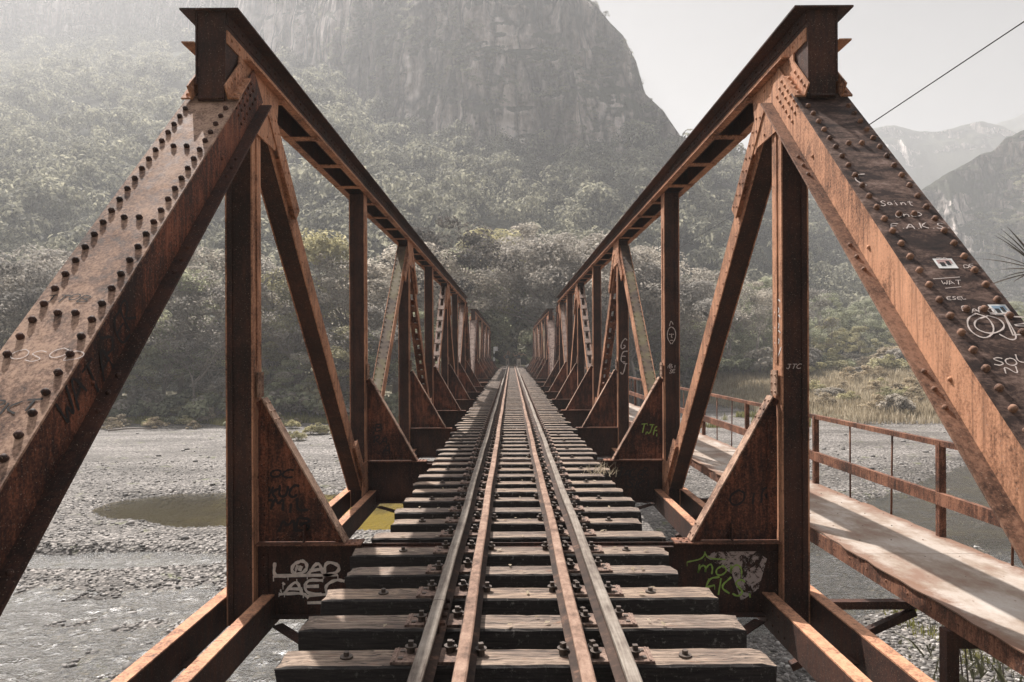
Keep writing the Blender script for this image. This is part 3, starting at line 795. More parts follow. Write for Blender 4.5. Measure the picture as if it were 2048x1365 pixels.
# shrubs along the banks (each its own) and grasses
shrub_protos = []
for i, mt in enumerate(('leaf_green', 'leaf_yellow', 'leaf_brown', 'reed')):
    cm, C = crown_mesh('foliage', M[mt], 1.0, 1.1, 16, 60, 0.20, 700 + i, 0.1, True, 0.36)
    st = MB()
    for k in range(5):
        c = C[k * 3]; st.tube([(0, 0, -0.15), (c[0] * .4, c[1] * .4, c[2] * .5), tuple(c)], [0.04, 0.03, 0.012], 5)
    shrub_protos.append((cm, st.mesh('stem', M['bark'])))
SHL = ['leafy green shrub', 'pale yellow-green shrub', 'brown-leaved shrub', 'dry straw-coloured bush']
def place_shrub(k, x, y, s, where, group):
    cm, sm = shrub_protos[k]
    t = thing('shrub', SHL[k] + ' ' + where, 'shrub', (x, y, float(ground_z(x, y))), group)
    t.scale = (s, s, s * rnd.uniform(.8, 1.2)); t.rotation_euler = (0, 0, rnd.random() * 6.28)
    for nm, me in (('foliage', cm), ('stem', sm)):
        o = bpy.data.objects.new(nm, me); COL.objects.link(o); o.parent = t
for i in range(70):
    px = rnd.uniform(-80, 960); d = rnd.uniform(67.5, 71)
    place_shrub(rnd.choice((0, 0, 0, 1, 2)), at(px, d), d, rnd.uniform(1.3, 2.7), 'in the hedge of growth along the left bank', 'shrubs along the left bank')
for i in range(16):
    d = rnd.uniform(61, 66); px = rnd.uniform(150, 640)
    place_shrub(rnd.choice((1, 3, 0)), at(px, d), d, rnd.uniform(0.35, 1.0), 'on the gravel in front of the left bank', 'low shrubs in front of the left bank')
for i in range(12):
    d = rnd.uniform(48, 64); px = rnd.uniform(540, 760)
    place_shrub(rnd.choice((1, 1, 0)), at(px, d), d, rnd.uniform(0.35, 0.75), 'alone on the gravel left of the bridge', 'small shrubs dotted on the left gravel')
for i in range(60):
    px = rnd.uniform(1240, 1620); d = rnd.uniform(100, 108)
    place_shrub(rnd.choice((0, 0, 1, 2)), at(px, d), d, rnd.uniform(1.5, 3.2), 'past the gravel behind the right truss', 'shrubs behind the right truss')
for i in range(90):
    px = rnd.uniform(1600, 2080); d = rnd.uniform(66, 126)
    place_shrub(rnd.choice((3, 3, 1, 2)) if d < 100 else rnd.choice((0, 0, 1, 2, 3)), at(px, d), d, rnd.uniform(1.0, 1.6) if d < 100 else rnd.uniform(1.4, 3.0), 'among the reeds on the right bank', 'shrubs among the reeds')
for i in range(26):
    d = rnd.uniform(73, 96); sx = rnd.choice((-1, 1))
    place_shrub(rnd.choice((0, 0, 2)), sx * rnd.uniform(3.4, 7.5), d, rnd.uniform(0.9, 1.9), 'beside the track past the bridge', 'shrubs beside the track past the bridge')

def blades(P, H, width, mat, name, label, seed, bend=0.35, kind='stuff'):
    r = np.random.default_rng(seed); n = len(P)
    a = r.random(n) * 6.28; b = r.random(n) * 6.28
    w = np.stack([np.cos(a), np.sin(a), 0 * a], 1) * (width * (0.6 + 0.8 * r.random(n)))[:, None] * 0.5
    lean = np.stack([np.cos(b), np.sin(b), 0 * b], 1) * (bend * H * r.random(n))[:, None]
    h = np.stack([0 * H, 0 * H, H], 1)
    V = np.stack([P - w, P + w, P + w * 0.8 + h * .6 + lean * .4, P - w * 0.8 + h * .6 + lean * .4,
                  P + w * .15 + h + lean, P - w * .15 + h + lean], 1).reshape(-1, 3)
    i = np.arange(n)[:, None] * 6
    F = np.concatenate([i + np.array([[0, 1, 2, 3]]), i + np.array([[3, 2, 4, 5]])])
    return tag(link_mesh(name, np_mesh(name, V, F, mat)), label, kind=kind)
def on_ground(x, y, dz=-0.03): return np.stack([x, y, ground_z(x, y) + dz], 1)
n = 26000; d = rng.uniform(62.5, 69, n); px = rng.uniform(-100, 960, n)
m = d > 66.5 - 3.5 * vn2(px * 0.02, d * 0 + 3.0); px = px[m]; d = d[m]; n = len(d)
blades(on_ground(at(px, d), d), rng.uniform(0.15, 0.6, n) * (1 + 0.8 * fbm(px * .02, d, 2)), 0.09, M['grass'], 'bank_grass', 'yellow-green grass along the foot of the left bank', 1)
n = 60000; d = rng.uniform(62, 122, n); px = rng.uniform(1380, 2120, n); x = at(px, d)
m = (d > bank_y(x) - 3 + 4 * rng.random(n)); x = x[m]; d = d[m]
blades(on_ground(x, d), rng.uniform(0.25, 1.0, len(x)) * (1.0 + 0.7 * fbm(x * .15, d * .15, 2)), 0.08, M['reed'], 'dry_reeds', 'tall dry reeds and grass covering the right bank', 2)
n = 9000; d = rng.uniform(14, 21, n); px = rng.uniform(1640, 2150, n); x = at(px, d)
m = (fbm(x * 0.9, d * 0.9, 3) > 0.22) & (ground_z(x, d) > WL + 0.02); x = x[m]; d = d[m]
blades(on_ground(x, d), rng.uniform(0.05, 0.22, len(x)), 0.03, M['grass'], 'gravel_weeds', 'weeds sprouting through the gravel beside the walkway', 3)
n = 6000; d = rng.uniform(60, 72, n); px = rng.uniform(1400, 1620, n); x = at(px, d)
m = fbm(x * 0.3, d * 0.3, 2) > 0.1; x = x[m]; d = d[m]
blades(on_ground(x, d), rng.uniform(0.2, 0.7, len(x)), 0.08, M['grass'], 'river_grass', 'green grass clump on the gravel behind the right truss', 4)

# loose stones on the gravel bars
ico = []
bm = bmesh.new(); bmesh.ops.create_icosphere(bm, subdivisions=1, radius=1.0)
IV = np.array([v.co[:] for v in bm.verts]); IF = np.array([[v.index for v in f.verts] for f in bm.faces]); bm.free()
def stones(x, y, s, name, label, seed):
    r = np.random.default_rng(seed); n = len(x)
    z = ground_z(x, y)
    keep = z > WL - 0.12 ; x, y, s, z = x[keep], y[keep], s[keep], z[keep]; n = len(x)
    a = r.random(n) * 6.28
    sc = np.stack([s * r.uniform(.8, 1.3, n), s * r.uniform(.6, 1.0, n), s * r.uniform(.35, .7, n)], 1)
    V = IV[None] * (1 + 0.16 * r.normal(size=(n, len(IV), 1))) * sc[:, None, :]
    X = V[..., 0] * np.cos(a)[:, None] - V[..., 1] * np.sin(a)[:, None]; Y = V[..., 0] * np.sin(a)[:, None] + V[..., 1] * np.cos(a)[:, None]
    W = np.stack([X + x[:, None], Y + y[:, None], V[..., 2] + z[:, None] + 0.15 * s[:, None]], -1).reshape(-1, 3)
    F = (IF[None] + (np.arange(n) * len(IV))[:, None, None]).reshape(-1, 3)
    return tag(link_mesh(name, np_mesh(name, W, F, M['stone'], True)), label, kind='stuff')
n = 38000
d = 13 + 30 * rng.random(n) ** 1.6; px = np.where(rng.random(n) < 0.5, rng.uniform(-150, 760, n), rng.uniform(1330, 2250, n))
stones(at(px, d), d, 0.026 + 0.055 * rng.random(n) ** 2.5, 'pebbles', 'loose grey pebbles over the gravel bars', 9)
n = 500
d = 13 + 45 * rng.random(n); px = np.where(rng.random(n) < 0.5, rng.uniform(-150, 760, n), rng.uniform(1330, 2250, n))
stones(at(px, d), d, 0.09 + 0.12 * rng.random(n) ** 3, 'cobbles', 'larger rounded cobbles scattered over the riverbed', 10)

# ---------------------------------------------------------------- the bridge
P_ = 4.34; Y1 = 5.76; YB0 = Y1 - P_; YB8 = Y1 + 7 * P_
XI, XO = 2.195, 2.42
ZT, ZTB = 4.19, 3.93
ZBT, ZBB = -0.43, -0.68
span = thing('railway_bridge', 'nearer rusty riveted steel truss span, its big end posts framing the view', 'bridge', (0, YB0, -0.7), 'truss spans of the railway bridge')

def strokes_on(name, strokes, org, ex, ey, nrm, size, width, mat, parent, drips=0, seed=1, lift=0.004):
    """hand-drawn lines: each stroke is a polyline in letter units; laid as a ribbon just proud of a face"""
    r = random.Random(seed)
    org, ex, ey, nrm = [np.array(v, float) for v in (org, ex, ey, nrm)]
    nrm = nrm / np.linalg.norm(nrm)
    V = []; F = []
    def ribbon(pts, w0):
        # Chaikin smoothing
        p = [np.array(q, float) for q in pts]
        for _ in range(2):
            if len(p) < 3: break
            q = [p[0]]
            for a, b in zip(p[:-1], p[1:]):
                q += [a * .75 + b * .25, a * .25 + b * .75]
            q.append(p[-1]); p = q
        b = len(V)
        for i, q in enumerate(p):
            t = p[min(i + 1, len(p) - 1)] - p[max(i - 1, 0)]
            t = t / (np.linalg.norm(t) + 1e-9); nn = np.array((-t[1], t[0]))
            w = w0 * (0.75 + 0.45 * math.sin(i * 0.9 + len(F)) ** 2)
            for sg in (-1, 1):
                c = q * size + nn * sg * w * 0.5
                V.append(tuple(org + ex * c[0] + ey * c[1] + nrm * (lift + 0.0002 * (len(F) % 7))))
        for i in range(len(p) - 1):
            F.append((b + 2 * i, b + 2 * i + 1, b + 2 * i + 3, b + 2 * i + 2))
    for s in strokes: ribbon(s, width)
    for i in range(drips):
        s = r.choice(strokes); q = r.choice(s)
        ribbon([q, (q[0] + .01, q[1] - r.uniform(.12, .4))], width * 0.3)
    mb = MB(); mb.add(V, F)
    return mb.build(name, mat, parent)

G = {  # a small hand-drawn alphabet in a 1 x 1 box
 'A': [[(0, 0), (.5, 1.05), (1, 0)], [(.1, .3), (.95, .35)]], 'B': [[(0, 0), (0, 1)], [(0, 1), (.8, .9), (.7, .6), (0, .5), (.9, .4), (.85, .05), (0, 0)]],
 'C': [[(1, .9), (.5, 1.05), (0, .6), (.1, .1), (.6, -.05), (1, .15)]], 'D': [[(0, 0), (.05, 1), (.9, .75), (.9, .2), (0, 0)]],
 'E': [[(1, 1), (0, .95), (.05, 0), (1, 0)], [(0, .5), (.8, .52)]], 'F': [[(0, -.05), (.05, 1), (1, 1)], [(0, .5), (.7, .55)]],
 'G': [[(.95, .85), (.5, 1.05), (0, .6), (.1, .1), (.6, 0), (.95, .3), (.5, .4)]], 'I': [[(.5, 0), (.5, .7)]], 'J': [[(.1, 1), (.9, 1)], [(.6, 1), (.6, .1), (.3, -.05), (0, .2)]],
 'K': [[(0, 0), (.05, 1)], [(.9, 1), (.05, .45), (.95, -.05)]], 'L': [[(0, 1), (0, 0), (.9, .05)]], 'M': [[(0, 0), (.15, 1), (.5, .4), (.85, 1), (1, 0)]],
 'N': [[(0, 0), (.05, 1), (.9, 0), (.95, 1)]], 'O': [[(.5, 1), (.05, .8), (0, .3), (.45, 0), (.95, .3), (.9, .8), (.5, 1)]], 'R': [[(0, 0), (0, 1), (.8, .9), (.7, .55), (.05, .5), (.95, -.05)]],
 'S': [[(.9, .85), (.5, 1.05), (.05, .8), (.5, .5), (.9, .25), (.5, -.05), (0, .15)]], 'T': [[(0, 1), (1, 1)], [(.5, 1), (.45, 0)]], 'U': [[(0, 1), (.05, .15), (.5, -.02), (.9, .15), (.95, 1)]],
 'V': [[(0, 1), (.45, 0), (1, 1)]], 'W': [[(0, 1), (.2, 0), (.5, .7), (.75, 0), (1, 1)]], 'Y': [[(0, 1), (.5, .5), (1, 1)], [(.5, .5), (.4, -.1)]],
 'a': [[(.8, .5), (.4, .6), (.1, .3), (.4, 0), (.8, .2), (.8, .6), (.85, 0)]], 'i': [[(.5, .55), (.5, 0)], [(.5, .8), (.52, .85)]], 'n': [[(.1, .6), (.1, 0), (.15, .4), (.5, .62), (.8, .4), (.85, 0)]],
 'm': [[(0, .6), (0, 0), (.05, .45), (.3, .6), (.45, .4), (.48, .05), (.5, .45), (.75, .6), (.92, .4), (.95, 0)]], 'o': [[(.5, .6), (.1, .4), (.2, .05), (.6, 0), (.9, .3), (.5, .6)]],
 't': [[(.5, .95), (.45, .1), (.8, 0)], [(.1, .65), (.95, .7)]], 'e': [[(.1, .3), (.85, .35), (.6, .62), (.15, .45), (.2, .05), (.85, .02)]], '.': [[(.3, 0), (.36, .06)]], ':': [[(.3, .2), (.36, .26)], [(.3, .7), (.36, .76)]],
 ' ': []}
def word(txt, x0=0, y0=0, w=1.0, h=1.0, gap=0.25, jit=0.04, seed=3):
    r = random.Random(seed); out = []
    x = x0
    for ch in txt:
        dy = r.uniform(-jit, jit) * h
        sh = r.uniform(0.05, 0.35); ro = r.uniform(-0.15, 0.15)
        for s in G[ch]: out.append([(x + p[0] * w + sh * p[1] * h - ro * p[1], y0 + dy + p[1] * h + ro * p[0] + r.uniform(-.04, .04)) for p in s])
        x += (w * (0.5 if ch in '.:' else 1) + gap * w)
    return out

parts = {}
def end_post(s, near=True, parent=None, mats=('rust_tan', 'rust_orange', 'rust')):
    """inclined box post from the bottom bearing up to the top chord"""
    ca, sa = math.cos(R(45.3)), math.sin(R(45.3))
    # local frame: x across (outward positive), a along the slope, n up and toward the traveller
    pl0 = np.array((0, 5.17, 3.51))
    a = np.array((0, ca, sa)); n = np.array((0, -sa, ca)); ex = np.array((float(s), 0, 0))
    L0 = -(5.17 - 1.05) / ca; L1 = 0.10
    fr = (pl0, ex, a, n)
    mb = MB()
    mb.box(2.11, 2.52, L0, L1, -0.012, 0.0, 0, fr)                # cover plate
    for xw, fl in ((2.15, -1), (2.48, 1)):
        mb.box(xw, xw + 0.012, L0, 0.60 if fl < 0 else 0.35, -0.29, -0.0125, 1, fr)      # web
        x0, x1 = (xw - 0.095, xw) if fl < 0 else (xw + 0.0125, xw + 0.08)
        mb.box(x0, x1, L0, 0.52 if fl < 0 else 0.3, -0.290, -0.276, 2, fr)  # bottom flange
    # battens on the underside
    k = L0 + 0.3
    while k < 0.3:
        mb.box(2.163, 2.479, k, k + 0.16, -0.302, -0.2915, 2, fr); k += 0.62
    def W(x, l, h=0.0): return pl0 + ex * x + a * l + n * h
    l = -0.13; i = 0
    while l > L0:
        for x in (2.165, 2.465): mb.rivet(W(x, l), n, 0.019, 0.029, 2, 10)
        if i % 7 == 5:
            mb.rivet(W(2.27, l + .05), n, 0.019, 0.029, 2); mb.rivet(W(2.36, l + .05), n, 0.019, 0.029, 2)
        if i % 9 in (2, 3, 4):
            mb.rivet(W(2.10, l, -0.276), n, 0.015, 0.018, 2)
        if i % 9 == 3: mb.rivet(W(2.149, l, -0.2), -ex, 0.014, 0.014, 1)
        l -= 0.122; i += 1
    # splice rivets on the inner web near the top
    for q in range(6):
        for hh in (-0.06, -0.12, -0.19): mb.rivet(W(2.149, 0.02 + q * 0.085, hh), -ex, 0.014, 0.013, 1)
    o = mb.build('end_post', [M[mats[0]], M[mats[1]], M[mats[2]]], parent)
    return o, W, ex, a, n

def top_chord(s, parent):
    mb = MB(); X = lambda v: s * v
    y0, y1 = 5.14, Y1 + 6 * P_ + 0.62
    mb.box(X(2.085), X(2.525), y0 - 0.03, y1 + 0.03, ZT - 0.014, ZT)                      # top plate
    for xw, fl in ((XI, -1), (XO - 0.012, 1)):
        mb.box(X(xw), X(xw + 0.012), y0, y1, ZTB, ZT - 0.0145)
    mb.box(X(2.11), X(XI - 0.0005), y0 + 0.30, y1 - 0.3, ZTB + 0.002, ZTB + 0.014, 1)         # lower outer flanges
    mb.box(X(XO + 0.0005), X(2.515), y0 - 0.02, y1 + 0.02, ZTB + 0.002, ZTB + 0.014, 1)
    y = Y1 + 0.55
    k = 0
    while y < y1 - 0.6:
        mb.box(X(2.125), X(2.50), y - 0.06, y + 0.06, ZTB - 0.016, ZTB - 0.004, 1)
        for x in (2.15, 2.235, 2.385, 2.47):
            mb.rivet((X(x), y - 0.03, ZTB - 0.016), (0, 0, -1), 0.012, 0.01, 1, 6); mb.rivet((X(x), y + 0.03, ZTB - 0.016), (0, 0, -1), 0.012, 0.01, 1, 6)
        y += P_ / 4; k += 1
    # angle leg along the web, riveted
    mb.box(X(XI - 0.010), X(XI - 0.0005), y0 + 0.02, y1 - 0.02, ZTB + 0.0145, ZTB + 0.115, 1)
    mb.box(X(XI - 0.008), X(XI - 0.0005), y0 + 0.02, y1 - 0.02, ZT - 0.10, ZT - 0.015, 0)
    y = y0 + 0.1
    while y < y1:
        mb.rivet((X(XI - 0.010), y, ZTB + 0.07), (-s, 0, 0), 0.014, 0.012, 1, 7)
        mb.rivet((X(XI - 0.008), y + .06, ZT - 0.055), (-s, 0, 0), 0.014, 0.012, 0, 6)
        y += 0.15
    # transverse stub end: box diaphragm over the end posts at both ends
    for ye, q in ((y0, 1), (y1, -1)):
        mb.box(X(XI + 0.013), X(XO - 0.013), ye + (0.01 if q > 0 else -0.022), ye + (0.022 if q > 0 else -0.01), ZTB - 0.42, ZT - 0.015, 2)
        mb.prism([(ye + q * 0.0, ZTB - 0.001), (ye + q * 0.0, ZTB - 0.30), (ye + q * 0.28, ZTB - 0.12), (ye + q * 0.42, ZTB - 0.001)], 'x', X(XI), X(XI + 0.012))
        mb.prism([(ye + q * 0.0, ZTB - 0.001), (ye + q * 0.0, ZTB - 0.30), (ye + q * 0.28, ZTB - 0.12), (ye + q * 0.42, ZTB - 0.001)], 'x', X(XO - 0.012), X(XO))
        # connection angles spreading onto the end-post plate
        ca, sa = math.cos(R(45.3)), math.sin(R(45.3))
        for xv, w in ((XI - 0.02, -0.085), (XO + 0.02, 0.085)):
            o = np.array((0, ye, ZTB - 0.42)); a = np.array((0, q * ca, sa)); nn = np.array((0, -q * sa, ca))
            fr = (o, np.array((float(s), 0, 0)), a, nn)
            mb.box(xv, xv + w, -0.0, 0.34, 0.004, 0.018, 1, fr)
            mb.box(xv - 0.012 if w < 0 else xv, xv if w < 0 else xv + 0.012, 0.0, 0.42, 0.0185, 0.11, 1, fr)
            for kk in range(4):
                mb.rivet(o + fr[1] * (xv + w * 0.55) + a * (0.05 + kk * 0.08) + nn * 0.018, nn, 0.015, 0.016, 1)
                mb.rivet(o + fr[1] * ((xv - 0.012) if w < 0 else xv - 0.0) + a * (0.05 + kk * 0.08) + nn * 0.07, -fr[1], 0.014, 0.013, 1)
        mb.box(XI + 0.02, XO - 0.02, -0.0, 0.16, 0.004, 0.018, 2, (np.array((0, ye, ZTB - 0.42)), np.array((float(s), 0, 0)), np.array((0, q * ca, sa)), np.array((0, -q * sa, ca))))
        for kk in range(3):
            mb.rivet(np.array((0, ye, ZTB - 0.42)) + np.array((float(s), 0, 0)) * (XI + 0.06 + kk * 0.055) + np.array((0, q * ca, sa)) * 0.05 + np.array((0, -q * sa, ca)) * 0.018, (0, -q * sa, ca), 0.014, 0.014, 2)
    return mb.build('top_chord', [M['rust_dark'], M['rust_orange'], M['rust_dark']], parent)

def top_gusset(s, yk, parent, wide=0.45):
    mb = MB(); X = lambda v: s * v
    x0, x1 = X(XI - 0.024), X(XI - 0.0105)
    poly = [(yk - wide, ZTB - 0.48), (yk + wide * 0.9, ZTB - 0.50), (yk + wide * 1.1, ZTB - 0.001), (yk - wide * 0.9, ZTB - 0.001)]
    mb.prism(poly, 'x', x0, x1)
    for i in range(6):
        for j in range(5):
            if (i + j) % 2 == 0: mb.rivet((x0, yk - wide * 0.8 + i * wide * 0.31, ZTB - 0.06 - j * 0.095), (-s, 0, 0), 0.014, 0.013, 0, 7)
    return mb.build('gusset_plate', M['rust_orange'], parent)

def vertical(s, yk, parent, name='vertical_post'):
    mb = MB(); X = lambda v: s * v
    z0, z1 = -0.66, ZTB - 0.001
    mb.box(X(XI), X(XI + 0.012), yk - 0.10, yk + 0.10, z0, z1, 1)
    mb.box(X(XO - 0.012), X(XO), yk - 0.10, yk + 0.10, z0, z1, 1)
    for yy in (yk - 0.085, yk + 0.073):
        mb.box(X(XI + 0.0125), X(XO - 0.0125), yy, yy + 0.012, z0, z1, 0)
    for xa, xb in ((XI + 0.0125, XI + 0.055), (XO - 0.055, XO - 0.0125)):
        mb.box(X(xa), X(xb), yk - 0.097, yk - 0.0855, z0, z1, 0)
    # narrow riveted lip along the inner face
    mb.box(X(XI - 0.010), X(XI - 0.0005), yk - 0.02, yk + 0.02, 1.5, ZTB - 0.51, 1)
    z = -0.3
    while z < 1.3:
        mb.rivet((X(XI + 0.03), yk - 0.097, z), (0, -1, 0), 0.011, 0.01, 0, 6); z += 0.12
    return mb.build(name, [M['rust_dark'], M['rust_orange']], parent)

def diagonal(s, p0, p1, style, parent):
    """p = (y, z) joint centres; style: 'solid','moss','batten','pale_batten' """
    fr = frame_along((0, p0[0], p0[1]), (0, p1[0], p1[1]))
    o, ex, a, n, L = fr
    ex = np.array((float(s), 0, 0)); n = np.cross(ex * s, a)
    if n[1] > 0: n = -n                     # n faces back toward the traveller
    fr = (o, ex, a, n)
    mats = {'solid': ('rust_dark', 'rust_orange'), 'moss': ('moss', 'rust_orange'), 'batten': ('rust', 'rust_orange'), 'pale_batten': ('pale', 'rust_orange'), 'pale': ('pale', 'rust_orange')}[style]
    mb = MB()
    xa, xb = XI + 0.013, XO - 0.013
    D = 0.105
    for x0, x1 in ((xa, xa + 0.012), (xb - 0.012, xb)):
        mb.box(x0, x1, 0.25, L - 0.1, -D, D, 1, fr)
    if style in ('solid', 'moss', 'pale'):
        mb.box(xa + 0.0125, xb - 0.0125, 0.25, L - 0.1, D - 0.02, D - 0.008, 0, fr)
        l = 0.35
        while l < L - 0.2 and style != 'solid':
            for x in (xa + 0.035, xb - 0.035): mb.rivet(o + ex * x + a * l + n * (D - 0.008), n, 0.013, 0.012, 0, 6)
            l += 0.13
    else:
        for x0, x1 in ((xa + 0.0125, xa + 0.055), (xb - 0.055, xb - 0.0125)):
            for sg in (-1, 1): mb.box(x0, x1, 0.25, L - 0.1, sg * D, sg * (D - 0.012), 0, fr)
        l = 0.45
        while l < L - 0.3:
            for sg in (-1, 1): mb.box(xa + 0.004, xb - 0.004, l, l + 0.17, sg * (D + 0.001), sg * (D + 0.012), 0, fr)
            l += 0.52
    l = 0.35
    while l < L - 0.2:
        mb.rivet(o + ex * xa + a * l + n * 0.07, -ex, 0.012, 0.011, 1, 6)
        if l < 1.4 or l > L - 1.2: mb.rivet(o + ex * xa + a * l - n * 0.06, -ex, 0.012, 0.011, 1, 6)
        l += 0.15
    # riveted lap strip at the inner face reaching over the joint plates
    for l0, l1 in ((0.1, 1.2), (L - 1.0, L - 0.1)):
        mb.box(XI - 0.036, XI - 0.0245, l0, l1, -D, D * 0.55, 1, fr)
        mb.box(XI - 0.0240, XI + 0.0125, max(l0, .55), l1 if l0 < 1 else l1, -D * .8, D * 0.4, 1, fr)
        l = l0 + 0.08
        while l < l1:
            mb.rivet(o + ex * (XI - 0.036) + a * l + n * 0.02, -ex, 0.013, 0.012, 1, 7)
            mb.rivet(o + ex * (XI - 0.036) + a * (l + .05) - n * 0.06, -ex, 0.013, 0.012, 1, 7)
            l += 0.13
    return mb.build('diagonal_brace', [M[mats[0]], M[mats[1]]], parent)

def knee(s, yk, parent):
    mb = MB(); X = lambda v: s * v
    xf, xv = 1.465, XI - 0.012
    zt = 1.20
    mb.prism([(X(xv), 0.012), (X(xf + 0.03), 0.012), (X(xf), 0.05), (X(xv - 0.02), zt), (X(xv), zt)], 'y', yk - 0.006, yk + 0.006, 0)
    # inclined edge angle
    p0 = (X(xf - 0.01), yk, 0.012); p1 = (X(xv - 0.04), yk, zt + 0.02)
    fr = frame_along(p0, p1, (0, 1, 0))
    o, ey, a, n, L = fr
    if n[0] * s > 0: n = -n
    fr = (o, ey, a, n)
    mb.box(-0.065, 0.065, 0, L, 0.002, 0.014, 1, fr)
    mb.box(-0.0185, -0.0065, 0.0, L, -0.07, 0.0015, 0, fr)
    mb.box(0.0065, 0.0185, 0.0, L, -0.07, 0.0015, 0, fr)
    # upright splice above it
    mb.box(X(xv - 0.020), X(xv - 0.006), yk - 0.065, yk + 0.065, zt + 0.03, zt + 0.24, 1)
    for k in range(3):
        for e in (-0.04, 0.04):
            mb.rivet((X(xv - 0.020), yk + e, zt + 0.06 + k * 0.07), (-s, 0, 0), 0.012, 0.012, 1, 7)
            mb.rivet(o + ey * e + a * (L - 0.05 - k * 0.08) + n * 0.014, n, 0.012, 0.012, 1, 7)
    for k in range(2):
        for e in (-0.04, 0.04): mb.rivet(o + ey * e + a * (0.05 + k * 0.09) + n * 0.014, n, 0.012, 0.012, 1, 7)
    # vertical and foot angles with rivets
    mb.box(X(xv - 0.08), X(xv - 0.0005), yk - 0.017, yk - 0.0065, 0.10, 1.05, 0)
    mb.box(X(xv - 0.14), X(xf + 0.08), yk - 0.018, yk - 0.0065, 0.02, 0.095, 0)
    z = 0.15
    while z < 1.0:
        mb.rivet((X(xv - 0.045), yk - 0.017, z), (0, -1, 0), 0.012, 0.012, 0, 7); z += 0.085
    x = xf + 0.14
    while x < xv - 0.16:
        mb.rivet((X(x), yk - 0.018, 0.058), (0, -1, 0), 0.012, 0.012, 0, 7); x += 0.075
    mb.box(X(xv - 0.40), X(xv - 0.39), yk - 0.08, yk - 0.0185, 0.0195, 0.16, 0)
    return mb.build('knee_brace', [M['rust_red'], M['rust_tan']], parent)

def floor_beam(yk, parent):
    mb = MB()
    mb.box(-XI + 0.002, XI - 0.002, yk - 0.006, yk + 0.006, -0.60, -0.006, 0)
    for sg in (-1, 1):
        mb.box(sg * 1.31, sg * (XI - 0.004), yk - 0.085, yk + 0.085, -0.0055, 0.0065, 1)
        mb.box(sg * 1.31, sg * (XI - 0.004), yk - 0.014, yk - 0.0065, -0.085, -0.006, 0)
        mb.box(sg * (XI - 0.09), sg * (XI - 0.016), yk - 0.0165, yk - 0.0065, -0.58, -0.09, 0)
        z = -0.53
        while z < -0.08:
            mb.rivet((sg * (XI - 0.05), yk - 0.0165, z), (0, -1, 0), 0.012, 0.012, 0, 7); z += 0.085
        for k in range(3): 
            for e in (-.05, .05): mb.rivet((sg * (1.36 + k * .05), yk + e, 0.0065), (0, 0, 1), 0.012, 0.012, 1, 7)
    mb.box(-1.30, 1.30, yk - 0.06, yk + 0.06, -0.0435, -0.032, 0)
    mb.box(-XI + 0.002, XI - 0.002, yk - 0.085, yk + 0.085, -0.612, -0.601, 0)
    return mb.build('floor_beam', [M['rust_dark'], M['rust']], parent)

def bottom_chord(s, parent):
    mb = MB(); X = lambda v: s * v
    ya, yb = 0.9, YB8 + 0.3
    for xw, d in ((2.055, 1), (2.44, 1)):
        mb.box(X(xw), X(xw + 0.012), ya, yb, ZBB, ZBT - 0.0125, 0)
        mb.box(X(xw), X(xw + 0.10 * d), ya, yb, ZBT - 0.012, ZBT, 1)
        mb.box(X(xw), X(xw + 0.10 * d), ya, yb, ZBB - 0.012, ZBB - 0.0005, 0)
    y = ya + 0.4
    while y < yb:
        k = (y - Y1) / P_
        if abs(k - round(k)) * P_ > 0.3:
            mb.box(X(2.07), X(2.438), y, y + 0.16, ZBB + 0.02, ZBB + 0.032, 0)
        y += 0.72
    for j in range(-1, 8):
        yk = Y1 + j * P_
        for q in range(9):
            for zz in (-0.62, -0.50):
                if abs(q - 4) > 0: mb.rivet((X(2.055), yk - 0.48 + q * 0.12, zz), (-s, 0, 0), 0.012, 0.011, 0, 6)
    return mb.build('bottom_chord', [M['rust_dark'], M['rust_orange']], parent)

def joint_plate(s, yk, parent):
    mb = MB(); X = lambda v: s * v
    mb.prism([(yk - 0.42, -0.44), (yk + 0.42, -0.44), (yk + 0.30, 0.02), (yk - 0.30, 0.02)], 'x', X(XI - 0.022), X(XI - 0.0105), 0)
    for i in range(6):
        for j in range(4):
            mb.rivet((X(XI - 0.022), yk - 0.27 + i * 0.108, -0.38 + j * 0.11), (-s, 0, 0), 0.012, 0.012, 0, 6)
    return mb.build('gusset_plate', [M['rust_orange']], parent)

